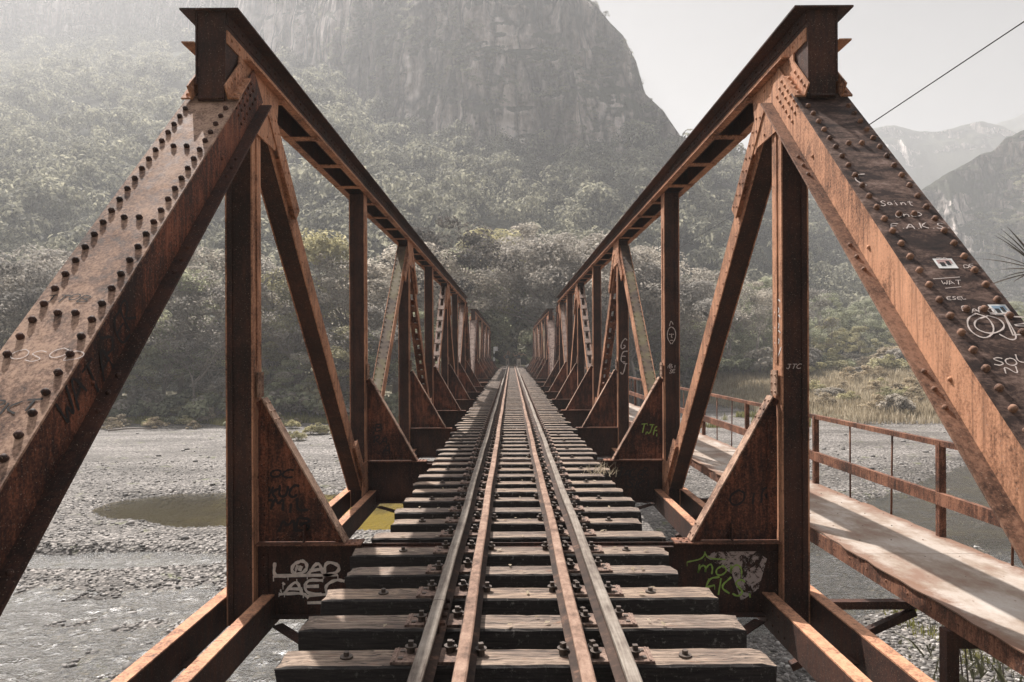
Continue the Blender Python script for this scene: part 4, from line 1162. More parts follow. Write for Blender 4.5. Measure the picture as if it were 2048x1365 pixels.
for s in (-1, 1):
    mats = ('rust_tan', 'rust_red', 'rust_dark') if s < 0 else ('plate_dark', 'rust_orange', 'rust_tan_dark')  # left inner web in darker rust: its shade is put into the colour
    ep, W, ex, a, n = end_post(s, parent=span, mats=mats)
    if s < 0: ep_left, WL_ = ep, (W, ex, a, n)
    else: ep_right, WR_ = ep, (W, ex, a, n)
    tag(ep, 'tan end post with long rivet shadows' if s < 0 else 'dark end post covered in scrawls and stickers')
    top_chord(s, span); bottom_chord(s, span)
    for k in range(1, 8):
        yk = Y1 + (k - 1) * P_
        v = vertical(s, yk, span)
        kn = knee(s, yk, span)
        parts[(s, 'v', k)] = v; parts[(s, 'k', k)] = kn
        if k % 2 == 1: top_gusset(s, yk, span, 0.45 if k in (1, 7) else 0.36)
        else: joint_plate(s, yk, span)
    zt, zb = ZTB - 0.12, ZBT + 0.05
    styles = ['solid', 'moss', 'batten', 'pale_batten', 'solid', 'pale']
    for k in range(1, 7):
        yk, yn = Y1 + (k - 1) * P_, Y1 + k * P_
        if k % 2 == 1: diagonal(s, (yk + 0.16, zt), (yn - 0.14, zb), styles[k - 1], span)
        else: diagonal(s, (yk + 0.14, zb), (yn - 0.12, zt), styles[k - 1], span)
    # far end post: laced box running down from the last top joint
    mb = MB()
    p0 = (0, Y1 + 6 * P_ + 0.2, ZTB - 0.1); p1 = (0, YB8 - 0.1, ZBT)
    o, e_, aa, nn, L = frame_along(p0, p1); nn = -nn if nn[1] > 0 else nn
    fr = (o, np.array((float(s), 0, 0)), aa, nn)
    for xw in (2.15, 2.468): mb.box(xw, xw + 0.012, 0, L, -0.14, 0.14, 0, fr)
    for x0, x1 in ((2.163, 2.22), (2.41, 2.467)): mb.box(x0, x1, 0, L, 0.128, 0.14, 0, fr)
    l = 0.2
    while l < L: mb.box(2.155, 2.475, l, l + 0.2, 0.141, 0.153, 0, fr); l += 0.55
    mb.box(2.11, 2.52, 0, L, -0.153, -0.141, 0, fr)
    mb.build('end_post', M['rust_red'], span)
beams = {}
for k in range(1, 9):
    beams[k] = floor_beam(Y1 + (k - 1) * P_, span)
floor_beam(YB0, span)
for s in (-1, 1):
    mb = MB()
    x = s * 0.62
    for j in range(0, 8):
        a0, a1 = YB0 + j * P_ + 0.012, YB0 + (j + 1) * P_ - 0.012
        mb.box(x - 0.006, x + 0.006, a0, a1, -0.585, -0.222)
        mb.box(x - 0.08, x + 0.08, a0, a1, -0.2215, -0.2065)
        mb.box(x - 0.08, x + 0.08, a0, a1, -0.600, -0.5855)
    mb.build('stringer', M['rust_dark'], span)
mb = MB()
for j in range(0, 8):
    a0, a1 = YB0 + j * P_ + 0.1, YB0 + (j + 1) * P_ - 0.1
    for (x0, x1) in ((-2.0, 2.0), (2.0, -2.0)):
        fr = frame_along((x0, a0, -0.635 - (0.02 if x0 > 0 else 0)), (x1, a1, -0.635 - (0.02 if x0 > 0 else 0)), (0, 0, 1))
        mb.box(-0.006, 0.006, 0, fr[4], -0.045, 0.045, 0, fr)
mb.build('bottom_lateral_bracing', M['rust_dark'], span)

span2 = copy_tree(span)
span2.location.y += 35.45
span2['label'] = 'farther rusty steel truss span with pale end posts, ending at the wooded bank'
n_ep = 0
for ch in span2.children:
    if ch.name.startswith('end_post') and ch.data in (ep_left.data, ep_right.data):
        if ch.data is ep_left.data or ch.data is ep_right.data:
            ch.data = ch.data.copy(); 
            for i in range(3): ch.data.materials[i] = M['pale'] if i < 2 else M['rust_red']
        ch['label'] = 'faded pale end post'

# graffiti (sub-parts of the member they are on)
W, ex, a, n = WR_
# right end post cover plate: ex across outward (screen right), a up the slope
def on_post(name, strokes, x, l, size, width, mat, seed=1, drips=0):
    return strokes_on(name, strokes, W(x, l), ex, a, n, size, width, mat, ep_right, drips, seed, 0.003)
on_post('graffiti', word('Saint', 0, 0, 0.8, 1.2, 0.15), 2.20, -1.45, 0.045, 0.006, M['paint_chalk'])
on_post('graffiti', word('one', 0, 0, 1.0, 1.2, 0.1) + [[(3.0, .6), (3.6, 1.3), (4.1, .5), (3.2, .1)]], 2.24, -1.57, 0.042, 0.006, M['paint_chalk'])
on_post('graffiti', word('F.A.K.S.', 0, 0, 1.1, 1.3, 0.2), 2.17, -1.69, 0.042, 0.007, M['paint_chalk'])
on_post('graffiti', [[(0, 0), (-.6, .6), (-.3, 1.4), (.4, 1.5)]], 2.20, -1.22, 0.09, 0.010, M['paint_chalk'])
on_post('graffiti', word('OJB', 0, 0, 1.2, 1.6, 0.05, seed=5) + word('OB', .3, .3, 1.4, 1.2, 0.1, seed=6), 2.20, -2.62, 0.115, 0.008, M['paint_chalk'])
on_post('graffiti', word('ESEL', 0, 0, 1.0, 1.1, 0.2), 2.21, -2.32, 0.022, 0.004, M['paint_chalk'])
on_post('graffiti', word('SOUR', 0, 0, 1.1, 1.0, 0.05, jit=.3, seed=21) + word('NIK', .5, -1.6, 1.2, 1.1, 0.05, jit=.3, seed=22), 2.22, -2.78, 0.05, 0.006, M['paint_chalk'])
on_post('graffiti', word('RAFO', 0, 0, 1.0, 1.0, 0.05, jit=.4, seed=23), 2.25, -2.42, 0.038, 0.005, M['paint_chalk'])
on_post('graffiti', word('TR.', 0, 0, 1.0, 1.1, 0.2) + word('DE', 4, -2, 1.0, 1.1, 0.2), 2.30, -2.00, 0.03, 0.004, M['paint_chalk'])
on_post('graffiti', word('WAT', 0, 0, 1.0, 1.2, 0.2) + [[(-1, 1.6), (4, 2.1)], [(0, -1), (3, -.6)]], 2.24, -2.20, 0.03, 0.004, M['paint_chalk'])
def sticker(x, l, w, h, seed):
    mb = MB(); fr = (W(x, l), ex, a, n)
    mb.box(0, w, 0, h, 0.0015, 0.003, 0, fr)
    mb.box(w * .12, w * .88, h * .45, h * .88, 0.0032, 0.0037, 1, fr)
    mb.box(w * .2, w * .45, h * .2, h * .6, 0.0039, 0.0044, 2, fr)
    mb.box(w * .55, w * .75, h * .3, h * .75, 0.0039, 0.0044, 2, fr)
    mb.build('sticker', [M['sign_white'], flat('sticker_tint', ((.45, .3, .28), (.25, .35, .45))[seed % 2]), M['sign_black']], ep_right)
sticker(2.285, -2.06, 0.105, 0.085, 0); sticker(2.40, -2.44, 0.09, 0.08, 1); sticker(2.36, -2.86, 0.05, 0.06, 0)

def xz(name_strokes, px0, py0, k, size_px, width, mat, host, yoff, seed=1, drips=0, sc=None):
    """strokes on a camera-facing plate of panel point k; the pixel is only used to find the point on that plate"""
    yk = Y1 + (k - 1) * P_ + yoff
    m = yk / FPX
    org = (CX + (px0 - VX) * m, yk, CZ + (VY - py0) * m)
    return strokes_on('graffiti', name_strokes, org, (1, 0, 0), (0, 0, 1), (0, -1, 0), size_px * m, width, mat, host, drips, seed, 0.002)
xz(word('LOAD', 0, 0, 1.15, 1.0, 0.05, seed=4) + [[(1.6, .4), (1.75, .75)], [(1.85, .35), (2.0, .7)], [(0, 0), (4.6, .05)]], 545, 1150, 1, 28, 0.027, M['paint_white'], beams[1], -0.006, 2, 16)
xz(word(':AEC', 0, 0, 1.3, 1.0, 0.12, seed=8) + [[(2.4, -.25), (4.2, -.1)], [(2.5, -.75), (4.6, -.7)], [(.4, -.1), (2.2, 0), (2.6, -.4)]], 545, 1184, 1, 27, 0.025, M['paint_white'], beams[1], -0.006, 3, 16)
xz(word('BKUC', 0, 0, 0.8, 1.0, 0.12, jit=.2, seed=8), 516, 990, 1, 22, 0.022, M['paint_black'], parts[(-1, 'k', 1)], -0.0065, 3)
xz(word('TMIL', 0, 0, 1.0, 1.1, 0.1, jit=.2, seed=3), 514, 1022, 1, 24, 0.024, M['paint_black'], parts[(-1, 'k', 1)], -0.0065, 5)
xz(word('ROC', 0, 0, 1.1, .8, 0.05, jit=.3, seed=12), 516, 955, 1, 20, 0.018, M['paint_black'], parts[(-1, 'k', 1)], -0.0065, 9)
xz(word('MB', 0, 0, 1.1, .9, 0.05, jit=.3, seed=14), 556, 1056, 1, 28, 0.022, M['paint_black'], parts[(-1, 'k', 1)], -0.0065, 9)
xz(word('OIR', 0, 0, 1.2, 1.2, 0.05, jit=.3, seed=13), 1455, 1010, 1, 26, 0.018, M['paint_black'], parts[(1, 'k', 1)], -0.0065, 9)
xz(word('SB', 0, 0, 1.0, 1.0, 0.1, jit=.3, seed=3), 735, 866, 2, 14, 0.022, M['paint_black'], parts[(-1, 'k', 2)], -0.0065, 5)
xz(word('ERA', 0, 0, 0.9, 1.2, 0.0, jit=.5, seed=9), 735, 888, 2, 14, 0.022, M['paint_black'], parts[(-1, 'k', 2)], -0.0065, 5)
xz(word('A.', 0, 0, 1.0, 1.7, 0.0, jit=.1, seed=9), 765, 906, 2, 13, 0.022, M['paint_black'], parts[(-1, 'k', 2)], -0.0065, 6)
xz(word('TJF', 0, 0, 0.9, 1.3, 0.15, jit=.2, seed=5) + [[(2.6, -.5), (2.65, 0)], [(.9, -.2), (1.0, .2)]], 1279, 868, 2, 13, 0.016, M['paint_green'], parts[(1, 'k', 2)], -0.0065, 5, 3)
xz(word('JACER', 0, 0, 1.0, 1.4, 0.1, jit=.2, seed=5), 1232, 955, 2, 12, 0.018, M['paint_black'], beams[2], -0.006, 5, 2)
xz(word('SKI', 0, 0, 1.4, 1.4, 0.1, jit=.2, seed=6), 1250, 978, 2, 12, 0.018, M['paint_black'], beams[2], -0.006, 5, 2)
xz([[(0, 0), (-.5, .8), (-.45, 1.8), (0, 2.4), (.6, 1.9), (.65, .8), (.1, 0)], [(-.25, 1.3), (-.05, 1.3)], [(.2, 1.3), (.4, 1.3)], [(.1, 1.4), (.05, .9), (.2, .85)], [(-.1, .5), (.3, .5)], [(-.2, 2.4), (0, 3.2), (.3, 2.6)]],
   1342, 690, 2, 15, 0.012, M['paint_chalk'], parts[(1, 'v', 2)], -0.097, 5)
xz(word('IBI', 0, 0, 0.8, 1.0, 0.1), 1332, 738, 2, 8, 0.010, M['paint_chalk'], parts[(1, 'v', 2)], -0.097, 5)
xz(word('SE', 0, 0, 0.8, 1.0, 0.1), 1338, 748, 2, 7, 0.010, M['paint_chalk'], parts[(1, 'v', 2)], -0.097, 5)
for i, ch in enumerate('GEJ'):
    xz(word(ch, 0, 0, 0.75, 1.5, 0), 1240, 699 + i * 25, 3, 14, 0.022, M['paint_chalk'], parts[(1, 'v', 3)], -0.097, 5 + i)
for i, ch in enumerate('SSSV'):
    strokes_on('graffiti', word(ch, 0, 0, 1.0, 1.0, 0), (XI, Y1 + 0.055, 1.92 - i * 0.13), (0, -1, 0), (0, 0, 1), (-1, 0, 0), 0.115, 0.012, M['sign_white'], parts[(1, 'v', 1)], 0, i, 0.002)
xz(word('JTC', 0, 0, 1.0, 1.0, 0.1), 1572, 740, 1, 9, 0.006, M['paint_chalk'], parts[(1, 'v', 1)], -0.097, 5)
# green tag over a peeled pale patch on the right floor beam
def peel():
    t = NT('peeling_pale_paint')
    n = t.noise(t.map((1, 1, 1)), 11, 8, 0.8, 0.6)
    a = t.ramp(n, [(0.47, 0.0), (0.50, 1.0)])
    t.color((0.40, 0.33, 0.30)); t.L(a, t.b.inputs['Alpha'])
    return t.m
m_ = (Y1 - 0.006) / FPX
mb = MB(); yq = Y1 - 0.0075
q = [(1432, 1102), (1500, 1099), (1532, 1120), (1515, 1180), (1480, 1205), (1462, 1150), (1410, 1116)]
mb.add([(CX + (a_ - VX) * m_, yq, CZ + (VY - b_) * m_) for a_, b_ in q], [tuple(reversed(range(len(q))))])
mb.build('peeling_paint', peel(), beams[1])
xz(word('mon', 0, 0, 1.15, 1.35, 0.05, seed=5), 1393, 1153, 1, 26, 0.014, M['paint_green'], beams[1], -0.008, 5, 3)
xz(word('FKS', 0, 0, 0.85, 1.15, 0.15, seed=5) + [[(-.7, .2), (-.3, .35), (-.5, 0)], [(3.2, .1), (3.25, -.2)], [(.35, -.1), (.4, -.3)]], 1407, 1192, 1, 28, 0.016, M['paint_green'], beams[1], -0.008, 6, 4)
xz([[(0, 0), (1.5, .3), (1.45, 1.4), (1.55, .3), (3.2, .2)]], 1372, 1126, 1, 24, 0.012, M['paint_green'], beams[1], -0.008, 7, 2)
# black scrawl down the inner web of the left end post, faint ones on its plate
W, ex, a, n = WL_
strokes_on('graffiti', word('WATASER', 0, 0, 0.8, 1.2, 0.1, jit=.2, seed=5), W(2.149, -2.98, -0.235), a, n, -ex, 0.135, 0.016, M['paint_black'], ep_left, 0, 4, 0.003)
strokes_on('graffiti', word('JTOB', 0, 0, 0.8, 0.8, 0.1, jit=.3, seed=7), W(2.48, -2.30), -ex, a, n, 0.065, 0.007, M['paint_black'], ep_left, 0, 4, 0.002)
strokes_on('graffiti', word('WRKT', 0, 0, 0.9, 0.9, 0.1, jit=.3, seed=8), W(2.46, -3.05), -ex, a, n, 0.075, 0.010, M['paint_black'], ep_left, 0, 4, 0.002)
strokes_on('graffiti', word('OSOD', 0, 0, 1.2, 1.0, 0.1, jit=.3, seed=9), W(2.46, -2.72), -ex, a, n, 0.07, 0.005, M['paint_chalk'], ep_left, 0, 4, 0.002)

# ---------------------------------------------------------------- sleepers
TP = P_ / 9
SL_GRP = 'wooden sleepers under the rails'
def sleeper_mesh(seed, x0, x1, w, h):
    r = np.random.default_rng(seed)
    nx = 40
    xs_ = np.linspace(x0, x1, nx)
    prof = [(-w / 2, -h), (-w / 2, -h * .5), (-w / 2, -.012), (-w / 2 + .012, 0), (-w * .18, 0), (w * .15, 0), (w / 2 - .012, 0), (w / 2, -.012), (w / 2, -h * .5), (w / 2, -h)]
    k = len(prof); V = np.zeros((nx, k, 3))
    for i, (py, pz) in enumerate(prof):
        j = 0.002 * r.normal(size=nx)
        V[:, i, 0] = xs_; V[:, i, 1] = py + j * (1 if i in (2, 3, 6, 7) else .6); V[:, i, 2] = pz + ((0.0008 if i in (3, 6) else 0.002) * r.normal(size=nx) - 0.001 if 3 <= i <= 6 else 0.0015 * r.normal(size=nx))
    # chipped ends
    for e in (0, nx - 1):
        V[e, :, 0] += r.uniform(-.012, .012, k)
        V[e, 3:7, 2] -= r.uniform(0, .014, 4)
    F = []; mi = []
    for a_ in range(nx - 1):
        for b_ in range(k):
            c_ = (b_ + 1) % k
            F.append((a_ * k + b_, a_ * k + c_, (a_ + 1) * k + c_, (a_ + 1) * k + b_)); mi.append(0 if 3 <= b_ <= 5 else 1)
    me = bpy.data.meshes.new('beam')
    F = [tuple(reversed(f)) for f in F]
    F.append(tuple(range(k))); F.append(tuple(reversed(range((nx - 1) * k, nx * k)))); mi += [1, 1]
    me.from_pydata(V.reshape(-1, 3).tolist(), [], F)
    me.materials.append(M['wood_top']); me.materials.append(M['wood_side'])
    me.polygons.foreach_set('material_index', mi); me.update()
    return me
def bolt_mesh(name, hexr=0.02, washer=0.038, h=0.035):
    mb = MB()
    mb.tube([(0, 0, 0.001), (0, 0, 0.010)], washer, 12, 0, True, False)
    mb.tube([(0, 0, 0.010), (0, 0, 0.010 + h)], hexr, 6, 0, True, False)
    return mb.mesh(name, M['bolt'])
def spike_mesh():
    mb = MB()
    mb.tube([(0, 0, -0.006), (0, 0, 0.028)], 0.022, 8, 0, True, False)
    mb.box(-0.013, 0.013, -0.013, 0.013, 0.028, 0.062)
    mb.tube([(0, 0, 0.028), (0, 0, 0.036)], 0.032, 10, 0, True, False)
    return mb.mesh('screw_spike', M['bolt'])
def plate_mesh():
    mb = MB()
    mb.box(-0.19, 0.15, -0.085, 0.085, 0.002, 0.016)
    mb.box(-0.175, -0.165, -0.08, 0.08, 0.016, 0.021); 
    mb.box(-0.155, -0.13, -0.055, -0.03, 0.016, 0.022, 1); mb.box(-0.155, -0.13, 0.03, 0.055, 0.016, 0.022, 1)
    return mb.mesh('tie_plate', [M['plate'], M['bolt']])
BOLT, SPIKE, PLATE = bolt_mesh('bolt', 0.016, 0.034, 0.022), spike_mesh(), plate_mesh()
mb = MB(); mb.box(-0.12, 0.17, -0.08, 0.08, 0.002, 0.016)
for xx in (0.10, -0.105): mb.box(xx - .016, xx + .016, -.02, .02, 0.0155, 0.07)
PLATE_FAR = mb.mesh('tie_plate', M['plate'])
def child(name, me, parent, loc, rz=0.0, sc=1.0):
    o = bpy.data.objects.new(name, me); COL.objects.link(o); o.parent = parent; o.location = loc; o.rotation_euler = (0, 0, rz); o.scale = (sc, sc, sc)
    return o
near_ends = {0: (-1.26, 1.30), 1: (-1.29, 1.305), 2: (-1.297, 1.29), 3: (-1.25, 1.15), 4: (-1.33, 1.20), 5: (-1.26, 1.28), 6: (-1.18, 1.16), 7: (-1.24, 1.25), 8: (-1.22, 1.27)}
ORD = ['nearest', 'second nearest', 'third nearest', 'fourth nearest', 'fifth nearest', 'sixth nearest', 'seventh nearest', 'eighth nearest', 'ninth nearest', 'tenth nearest', 'eleventh nearest', 'twelfth nearest']
ORD9 = ['first', 'second', 'third', 'fourth', 'fifth', 'sixth', 'seventh', 'eighth']
n0 = -6
nt = 16 * 9 - 2 + 9
for q in range(n0, nt):
    y = Y1 + (q + 0.5) * TP
    if y > 80: break
    vis = q + 5                     # q=-5 is the first one in the picture
    e = near_ends.get(vis, (-1.24 + rnd.uniform(-.06, .06), 1.22 + rnd.uniform(-.08, .09)))
    w = 0.213 + rnd.uniform(-.012, .014); h = 0.195 + rnd.uniform(-.01, .01)
    me = sleeper_mesh(1000 + q, e[0], e[1], w, h)
    rz = rnd.uniform(-.006, .006)
    near = y < 14
    pan = int((y - YB0) // P_)
    if vis <= 0: lab = 'wooden sleeper at the very bottom edge of the view' if vis == 0 else 'wooden sleeper behind the camera'
    elif vis <= len(ORD): lab = ORD[vis - 1] + ' fully seen wooden sleeper, with dark mossy sides, under the rails'
    elif y < 36.5: lab = 'grey weathered sleeper past the %s pair of nearer-span truss posts' % ORD9[max(0, min(7, pan - 1))]
    elif y < 72: lab = 'grey sleeper past the %s pair of farther-span truss posts' % ORD9[max(0, min(7, int((y - 35.45 - YB0) // P_) - 1))]
    else: lab = 'sleeper on the gravel embankment past the bridge'
    if near:
        t = thing('wooden_sleeper', lab, 'sleeper', (0, y, rnd.uniform(-.006, .0)), SL_GRP)
        t.rotation_euler = (0, 0, rz)
        child('beam', me, t, (0, 0, 0))
        for sg in (-1, 1):
            p = child('tie_plate', PLATE, t, (sg * 0.49, rnd.uniform(-.01, .01), 0), 0 if sg > 0 else math.pi)
            p.scale = (-1, 1, 1)
            child('screw_spike', SPIKE, p, (-0.098, 0.03 * (-1) ** q, 0.016)); child('screw_spike', SPIKE, p, (0.108, -0.035, 0.016))
            child('screw_spike', SPIKE, t, (sg * 0.375, 0.045, 0.004), rnd.random()); 
            if q % 2: child('screw_spike', SPIKE, t, (sg * 0.218, 0.03, 0.0), rnd.random())
        if q % 2:
            child('bolt', BOLT, t, (-0.93 + rnd.uniform(-.03, .03), 0.0, 0.0)); child('bolt', BOLT, t, (0.88 + rnd.uniform(-.03, .03), 0.0, 0.0), 0.4)
    else:
        t = bpy.data.objects.new('wooden_sleeper', me); COL.objects.link(t); t.location = (0, y, rnd.uniform(-.006, 0)); t.rotation_euler = (0, 0, rz)
        tag(t, lab, 'sleeper', SL_GRP)
        if y < 45:
            child('tie_plate', PLATE_FAR, t, (0.49, 0, 0)); child('tie_plate', PLATE_FAR, t, (-0.49, 0, 0), math.pi)

# ---------------------------------------------------------------- rails
def rail(x, y0, y1, name, label, head=0.065, ht=0.125, z0=0.018, mh='rail_head', curve=True):
    prof = [(-0.055, 0), (0.055, 0), (0.055, 0.008), (0.012, 0.022), (0.008, 0.03), (0.008, ht - .036), (head / 2, ht - .026), (head / 2, ht - .006), (head / 2 - .008, ht),
            (-head / 2 + .008, ht), (-head / 2, ht - .006), (-head / 2, ht - .026), (-0.008, ht - .036), (-0.008, 0.03), (-0.012, 0.022), (-0.055, 0.008)]
    ny = max(4, int((y1 - y0) / 0.5)); k = len(prof)
    V = []; F = []; mi = []
    for i in range(ny + 1):
        y = y0 + (y1 - y0) * i / ny
        wob = 0.004 * math.sin(y * 0.9 + x * 7) + 0.003 * math.sin(y * 2.3 + x)
        cv = -max(0, y - 74) ** 2 * 0.004
        for px_, pz in prof: V.append((x + px_ + wob + cv, y, z0 + pz))
    for i in range(ny):
        for j in range(k):
            j2 = (j + 1) % k
            F.append((i * k + j, i * k + j2, (i + 1) * k + j2, (i + 1) * k + j)); mi.append(1 if 6 <= j <= 10 else 0)
    F = [tuple(reversed(f)) for f in F]
    F.append(tuple(range(k))); F.append(tuple(reversed(range(ny * k, (ny + 1) * k)))); mi += [0, 0]
    me = bpy.data.meshes.new(name); me.from_pydata(V, [], F); me.materials.append(M['rail_web']); me.materials.append(M[mh])
    me.polygons.foreach_set('material_index', mi); me.update()
    return tag(link_mesh(name, me), label, 'rail', 'rails of the narrow track')
r1 = rail(-0.487, 0.2, 4.02, 'running_rail', 'left running rail in front of the rail joint')
rail(-0.487, 4.026, 92, 'running_rail', 'left running rail beyond the rail joint, to the far bank')
rail(0.493, 0.2, 92, 'running_rail', 'right running rail, pale grey-green along its head')
rail(-0.297, 0.2, 76, 'guard_rail', 'left inner guard rail with rusty flaking head', 0.064, 0.118, 0.004, 'guard_head')
rail(0.297, 0.2, 76, 'guard_rail', 'right inner guard rail with rusty flaking head', 0.064, 0.118, 0.004, 'guard_head')
mb = MB()
for sg in (-1, 1):
    mb.box(-0.487 + sg * 0.012, -0.487 + sg * 0.030, 3.78, 4.27, 0.045, 0.105)
    for k in range(4): mb.tube([(-0.487 + sg * .030, 3.85 + k * .115, .075), (-0.487 + sg * .058, 3.85 + k * .115, .075)], 0.016, 6, 0, True, False)
tag(mb.build('fish_plate', M['rail_web']), 'bolted fish plate pair clasping the joint of the left rail', 'fish plate')
# dead grass tuft on a sleeper end
n = 60
P = np.stack([1.14 + 0.10 * rng.normal(size=n), 8.95 + 0.10 * rng.normal(size=n), np.full(n, 0.0)], 1)
blades(P, rng.uniform(.05, .16, n), 0.008, M['reed'], 'dry_grass_tuft', 'dry grass tuft caught on the sleeper ends at the right', 12, 1.6, None)
bpy.data.objects['dry_grass_tuft']['category'] = 'grass tuft'

# dead leaves blown onto the sleepers
LP = []
for q in range(-4, 22):
    yc = Y1 + (q + .5) * TP
    for k in range(9): LP.append((rnd.uniform(-1.15, 1.12), yc + rnd.uniform(-.085, .085), 0.006, rnd.uniform(0, 6.28), rnd.uniform(.012, .03)))
LV = []; LF = []
for (x_, y_, z_, a_, s_) in LP:
    c_, d_ = math.cos(a_) * s_, math.sin(a_) * s_; b_ = len(LV)
    LV += [(x_ - c_, y_ - d_, z_), (x_ + d_ * .5, y_ - c_ * .5, z_ + .006), (x_ + c_, y_ + d_, z_ + rnd.uniform(0, .012)), (x_ - d_ * .5, y_ + c_ * .5, z_ + .005)]
    LF.append([b_, b_ + 1, b_ + 2, b_ + 3])
tag(link_mesh('fallen_leaves', np_mesh('fallen_leaves', np.array(LV), np.array(LF), M['reed'])), 'small dead leaves scattered on the sleepers', kind='stuff')

# ---------------------------------------------------------------- side walkway
wk = thing('footbridge', 'narrow dusty steel walkway with rusty railing hung beside the right truss', 'footbridge', (4.15, 2.2, -0.5))
WX0, WX1, WZ = 3.50, 4.83, -0.50
wy0, wy1 = 2.2, 72.0
mb = MB()
# deck plates, uneven rusted edges
r_ = np.random.default_rng(5)
yy = wy0; 
while yy < wy1 - 0.1:
    y2 = min(yy + 2.42, wy1)
    nseg = 12
    ed = [(WX0 + 0.014 * r_.normal(), yy + 0.010 + (y2 - yy - 0.020) * i / nseg) for i in range(nseg + 1)]
    ed2 = [(WX1 + 0.014 * r_.normal(), yy + 0.010 + (y2 - yy - 0.020) * i / nseg) for i in range(nseg + 1)]
    poly = ed2 + ed[::-1]
    dz = r_.uniform(-.010, .006)
    mb.prism(poly[::-1], 'z', WZ - 0.012 + dz, WZ + dz)
    yy = y2
for y0_ in np.arange(2.6, wy1, 0.62):
    for x_ in (3.58, 3.8, 4.15, 4.5, 4.74):
        if y0_ < 16: mb.rivet((x_, y0_, WZ + .002), (0, 0, 1), 0.010, 0.007, 1, 6)
mb.build('deck_plate', [M['deck'], M['plate']], wk)
for x_ in (3.52, 4.80):
    mb = MB(); mb.box(x_ - 0.01, x_ + 0.01, wy0, wy1, WZ - 0.16, WZ - 0.020, 0); mb.box(x_ - 0.01, x_ + (0.08 if x_ < 4 else -0.08), wy0, wy1, WZ - 0.173, WZ - 0.1605, 0)
    for y_ in np.arange(3.0, 24, 0.35): mb.rivet((x_ - 0.01, y_, WZ - .09), (-1, 0, 0), 0.012, 0.01, 0, 6)
    mb.build('edge_beam', M['rust'], wk)
pst = MB(); pst.box(-0.04, 0.04, -0.006, 0.006, 0, 1.225); pst.box(-0.04, -0.028, 0.006, 0.06, 0, 1.225)
pm = pst.mesh('railing_post', M['rust'])
y_ = 1.35 + 3.17
while y_ < 71:
    o = link_mesh('railing_post', pm, wk, (4.80 - 4.15, y_ - 2.2, -0.16)); y_ += 3.17
    y_ += 0
ys_post = np.arange(4.52, 71, 3.17)
mb = MB()
mb.box(4.765, 4.835, 2.9, 71.5, WZ + 1.07, WZ + 1.082); mb.box(4.765, 4.777, 2.9, 71.5, WZ + 1.02, WZ + 1.0695)
mb.build('top_rail', M['rust'], wk)
mb = MB()
mb.box(4.74, 4.752, 2.9, 71.5, WZ + 0.36, WZ + 0.50); mb.box(4.7525, 4.80, 2.9, 71.5, WZ + 0.488, WZ + 0.50)
mb.build('middle_rail', M['rust'], wk)
k = 0
for y0_ in ys_post:
    for f in (1 / 3, 2 / 3):
        if y0_ + 3.17 * f < 40:
            mb = MB(); yy_ = y0_ + 3.17 * f
            mb.tube([(4.81, yy_, WZ - 0.15), (4.82 + 0.01 * math.sin(yy_ * 3), yy_, WZ + 1.07)], 0.012, 6)
            mb.build('railing_rod', M['rust'], wk)
# brackets joining it to the truss
for j in range(0, 16):
    yk = Y1 + j * P_ - 0.0 + (0 if j < 8 else 0.73)
    for dy in ((0.0,) if j else (0.0,)):
        mb = MB()
        mb.box(2.46, 4.79, yk + 0.42, yk + 0.50, WZ - 0.245, WZ - 0.175, 0)
        fr = frame_along((2.47, yk + 0.46, -1.25), (3.6, yk + 0.46, WZ - 0.25), (0, 1, 0))
        mb.box(-0.035, 0.035, 0.0, fr[4], -0.006, 0.006, 0, fr); mb.box(-0.035, -0.023, 0.0, fr[4], 0.0065, 0.06, 0, fr)
        for q in range(7): mb.rivet(fr[0] + fr[2] * (0.15 + q * 0.17) + fr[3] * -0.006, -fr[3], 0.012, 0.012, 0, 6)
        mb.build('bracket', M['rust_dark'], wk)
# landing frame close to the camera
mb = MB()
for x_, y_a in ((3.52, 5.58), (4.78, 5.58)):
    mb.box(x_ - 0.05, x_ + 0.05, y_a - 0.05, y_a + 0.05, -5.3, WZ - 0.177)
mb.box(3.52 + .051, 4.78 - .051, 5.53, 5.63, WZ - 0.32, WZ - 0.20)
fr = frame_along((3.6, 5.58, WZ - 1.5), (4.7, 5.58, WZ - 0.4), (0, 1, 0)); mb.box(-0.03, 0.03, 0, fr[4], -0.02, 0.02, 0, fr)
mb.build('support_frame', M['rust_dark'], wk)

# ---------------------------------------------------------------- piers and abutments
def pier(name, yc, w, label, half=3.2, top=-0.80):
    mb = MB()
    mb.prism([(-half, -7.2), (half, -7.2), (half - 0.35, top - 0.3), (-half + 0.35, top - 0.3)], 'y', yc - w / 2, yc + w / 2)
    mb.box(-half + 0.1, half - 0.1, yc - w / 2 - 0.12, yc + w / 2 + 0.12, top - 0.299, top)
    return tag(mb.build(name, M['concrete']), label, 'pier')
pier('bridge_pier', YB8 + 0.36, 1.9, 'stained concrete pier under the meeting ends of both spans')
pier('bridge_abutment', 73.0, 2.6, 'concrete abutment under the far end of the bridge', 4.2)
pier('bridge_abutment', -0.6, 2.8, 'concrete abutment under the near end of the bridge', 4.2)

# ---------------------------------------------------------------- sign, cable, rocks, palm
sg = thing('track_sign', 'small square white board on a striped post past the left truss', 'sign', (-1.93, 74.5, -0.15))
for k in range(6):
    mb = MB(); mb.tube([(-1.93, 74.5, -0.2 + k * 0.42), (-1.93, 74.5, -0.2 + (k + 1) * 0.42 - 0.001)], 0.09, 8, 0, True, False)
    mb.build('post_band', M['sign_white'] if k % 2 == 0 else M['sign_black'], sg)
mb = MB(); mb.box(-2.0 + .0, -1.52, 74.40, 74.43, 1.75, 2.22); mb.build('board', M['sign_white'], sg)
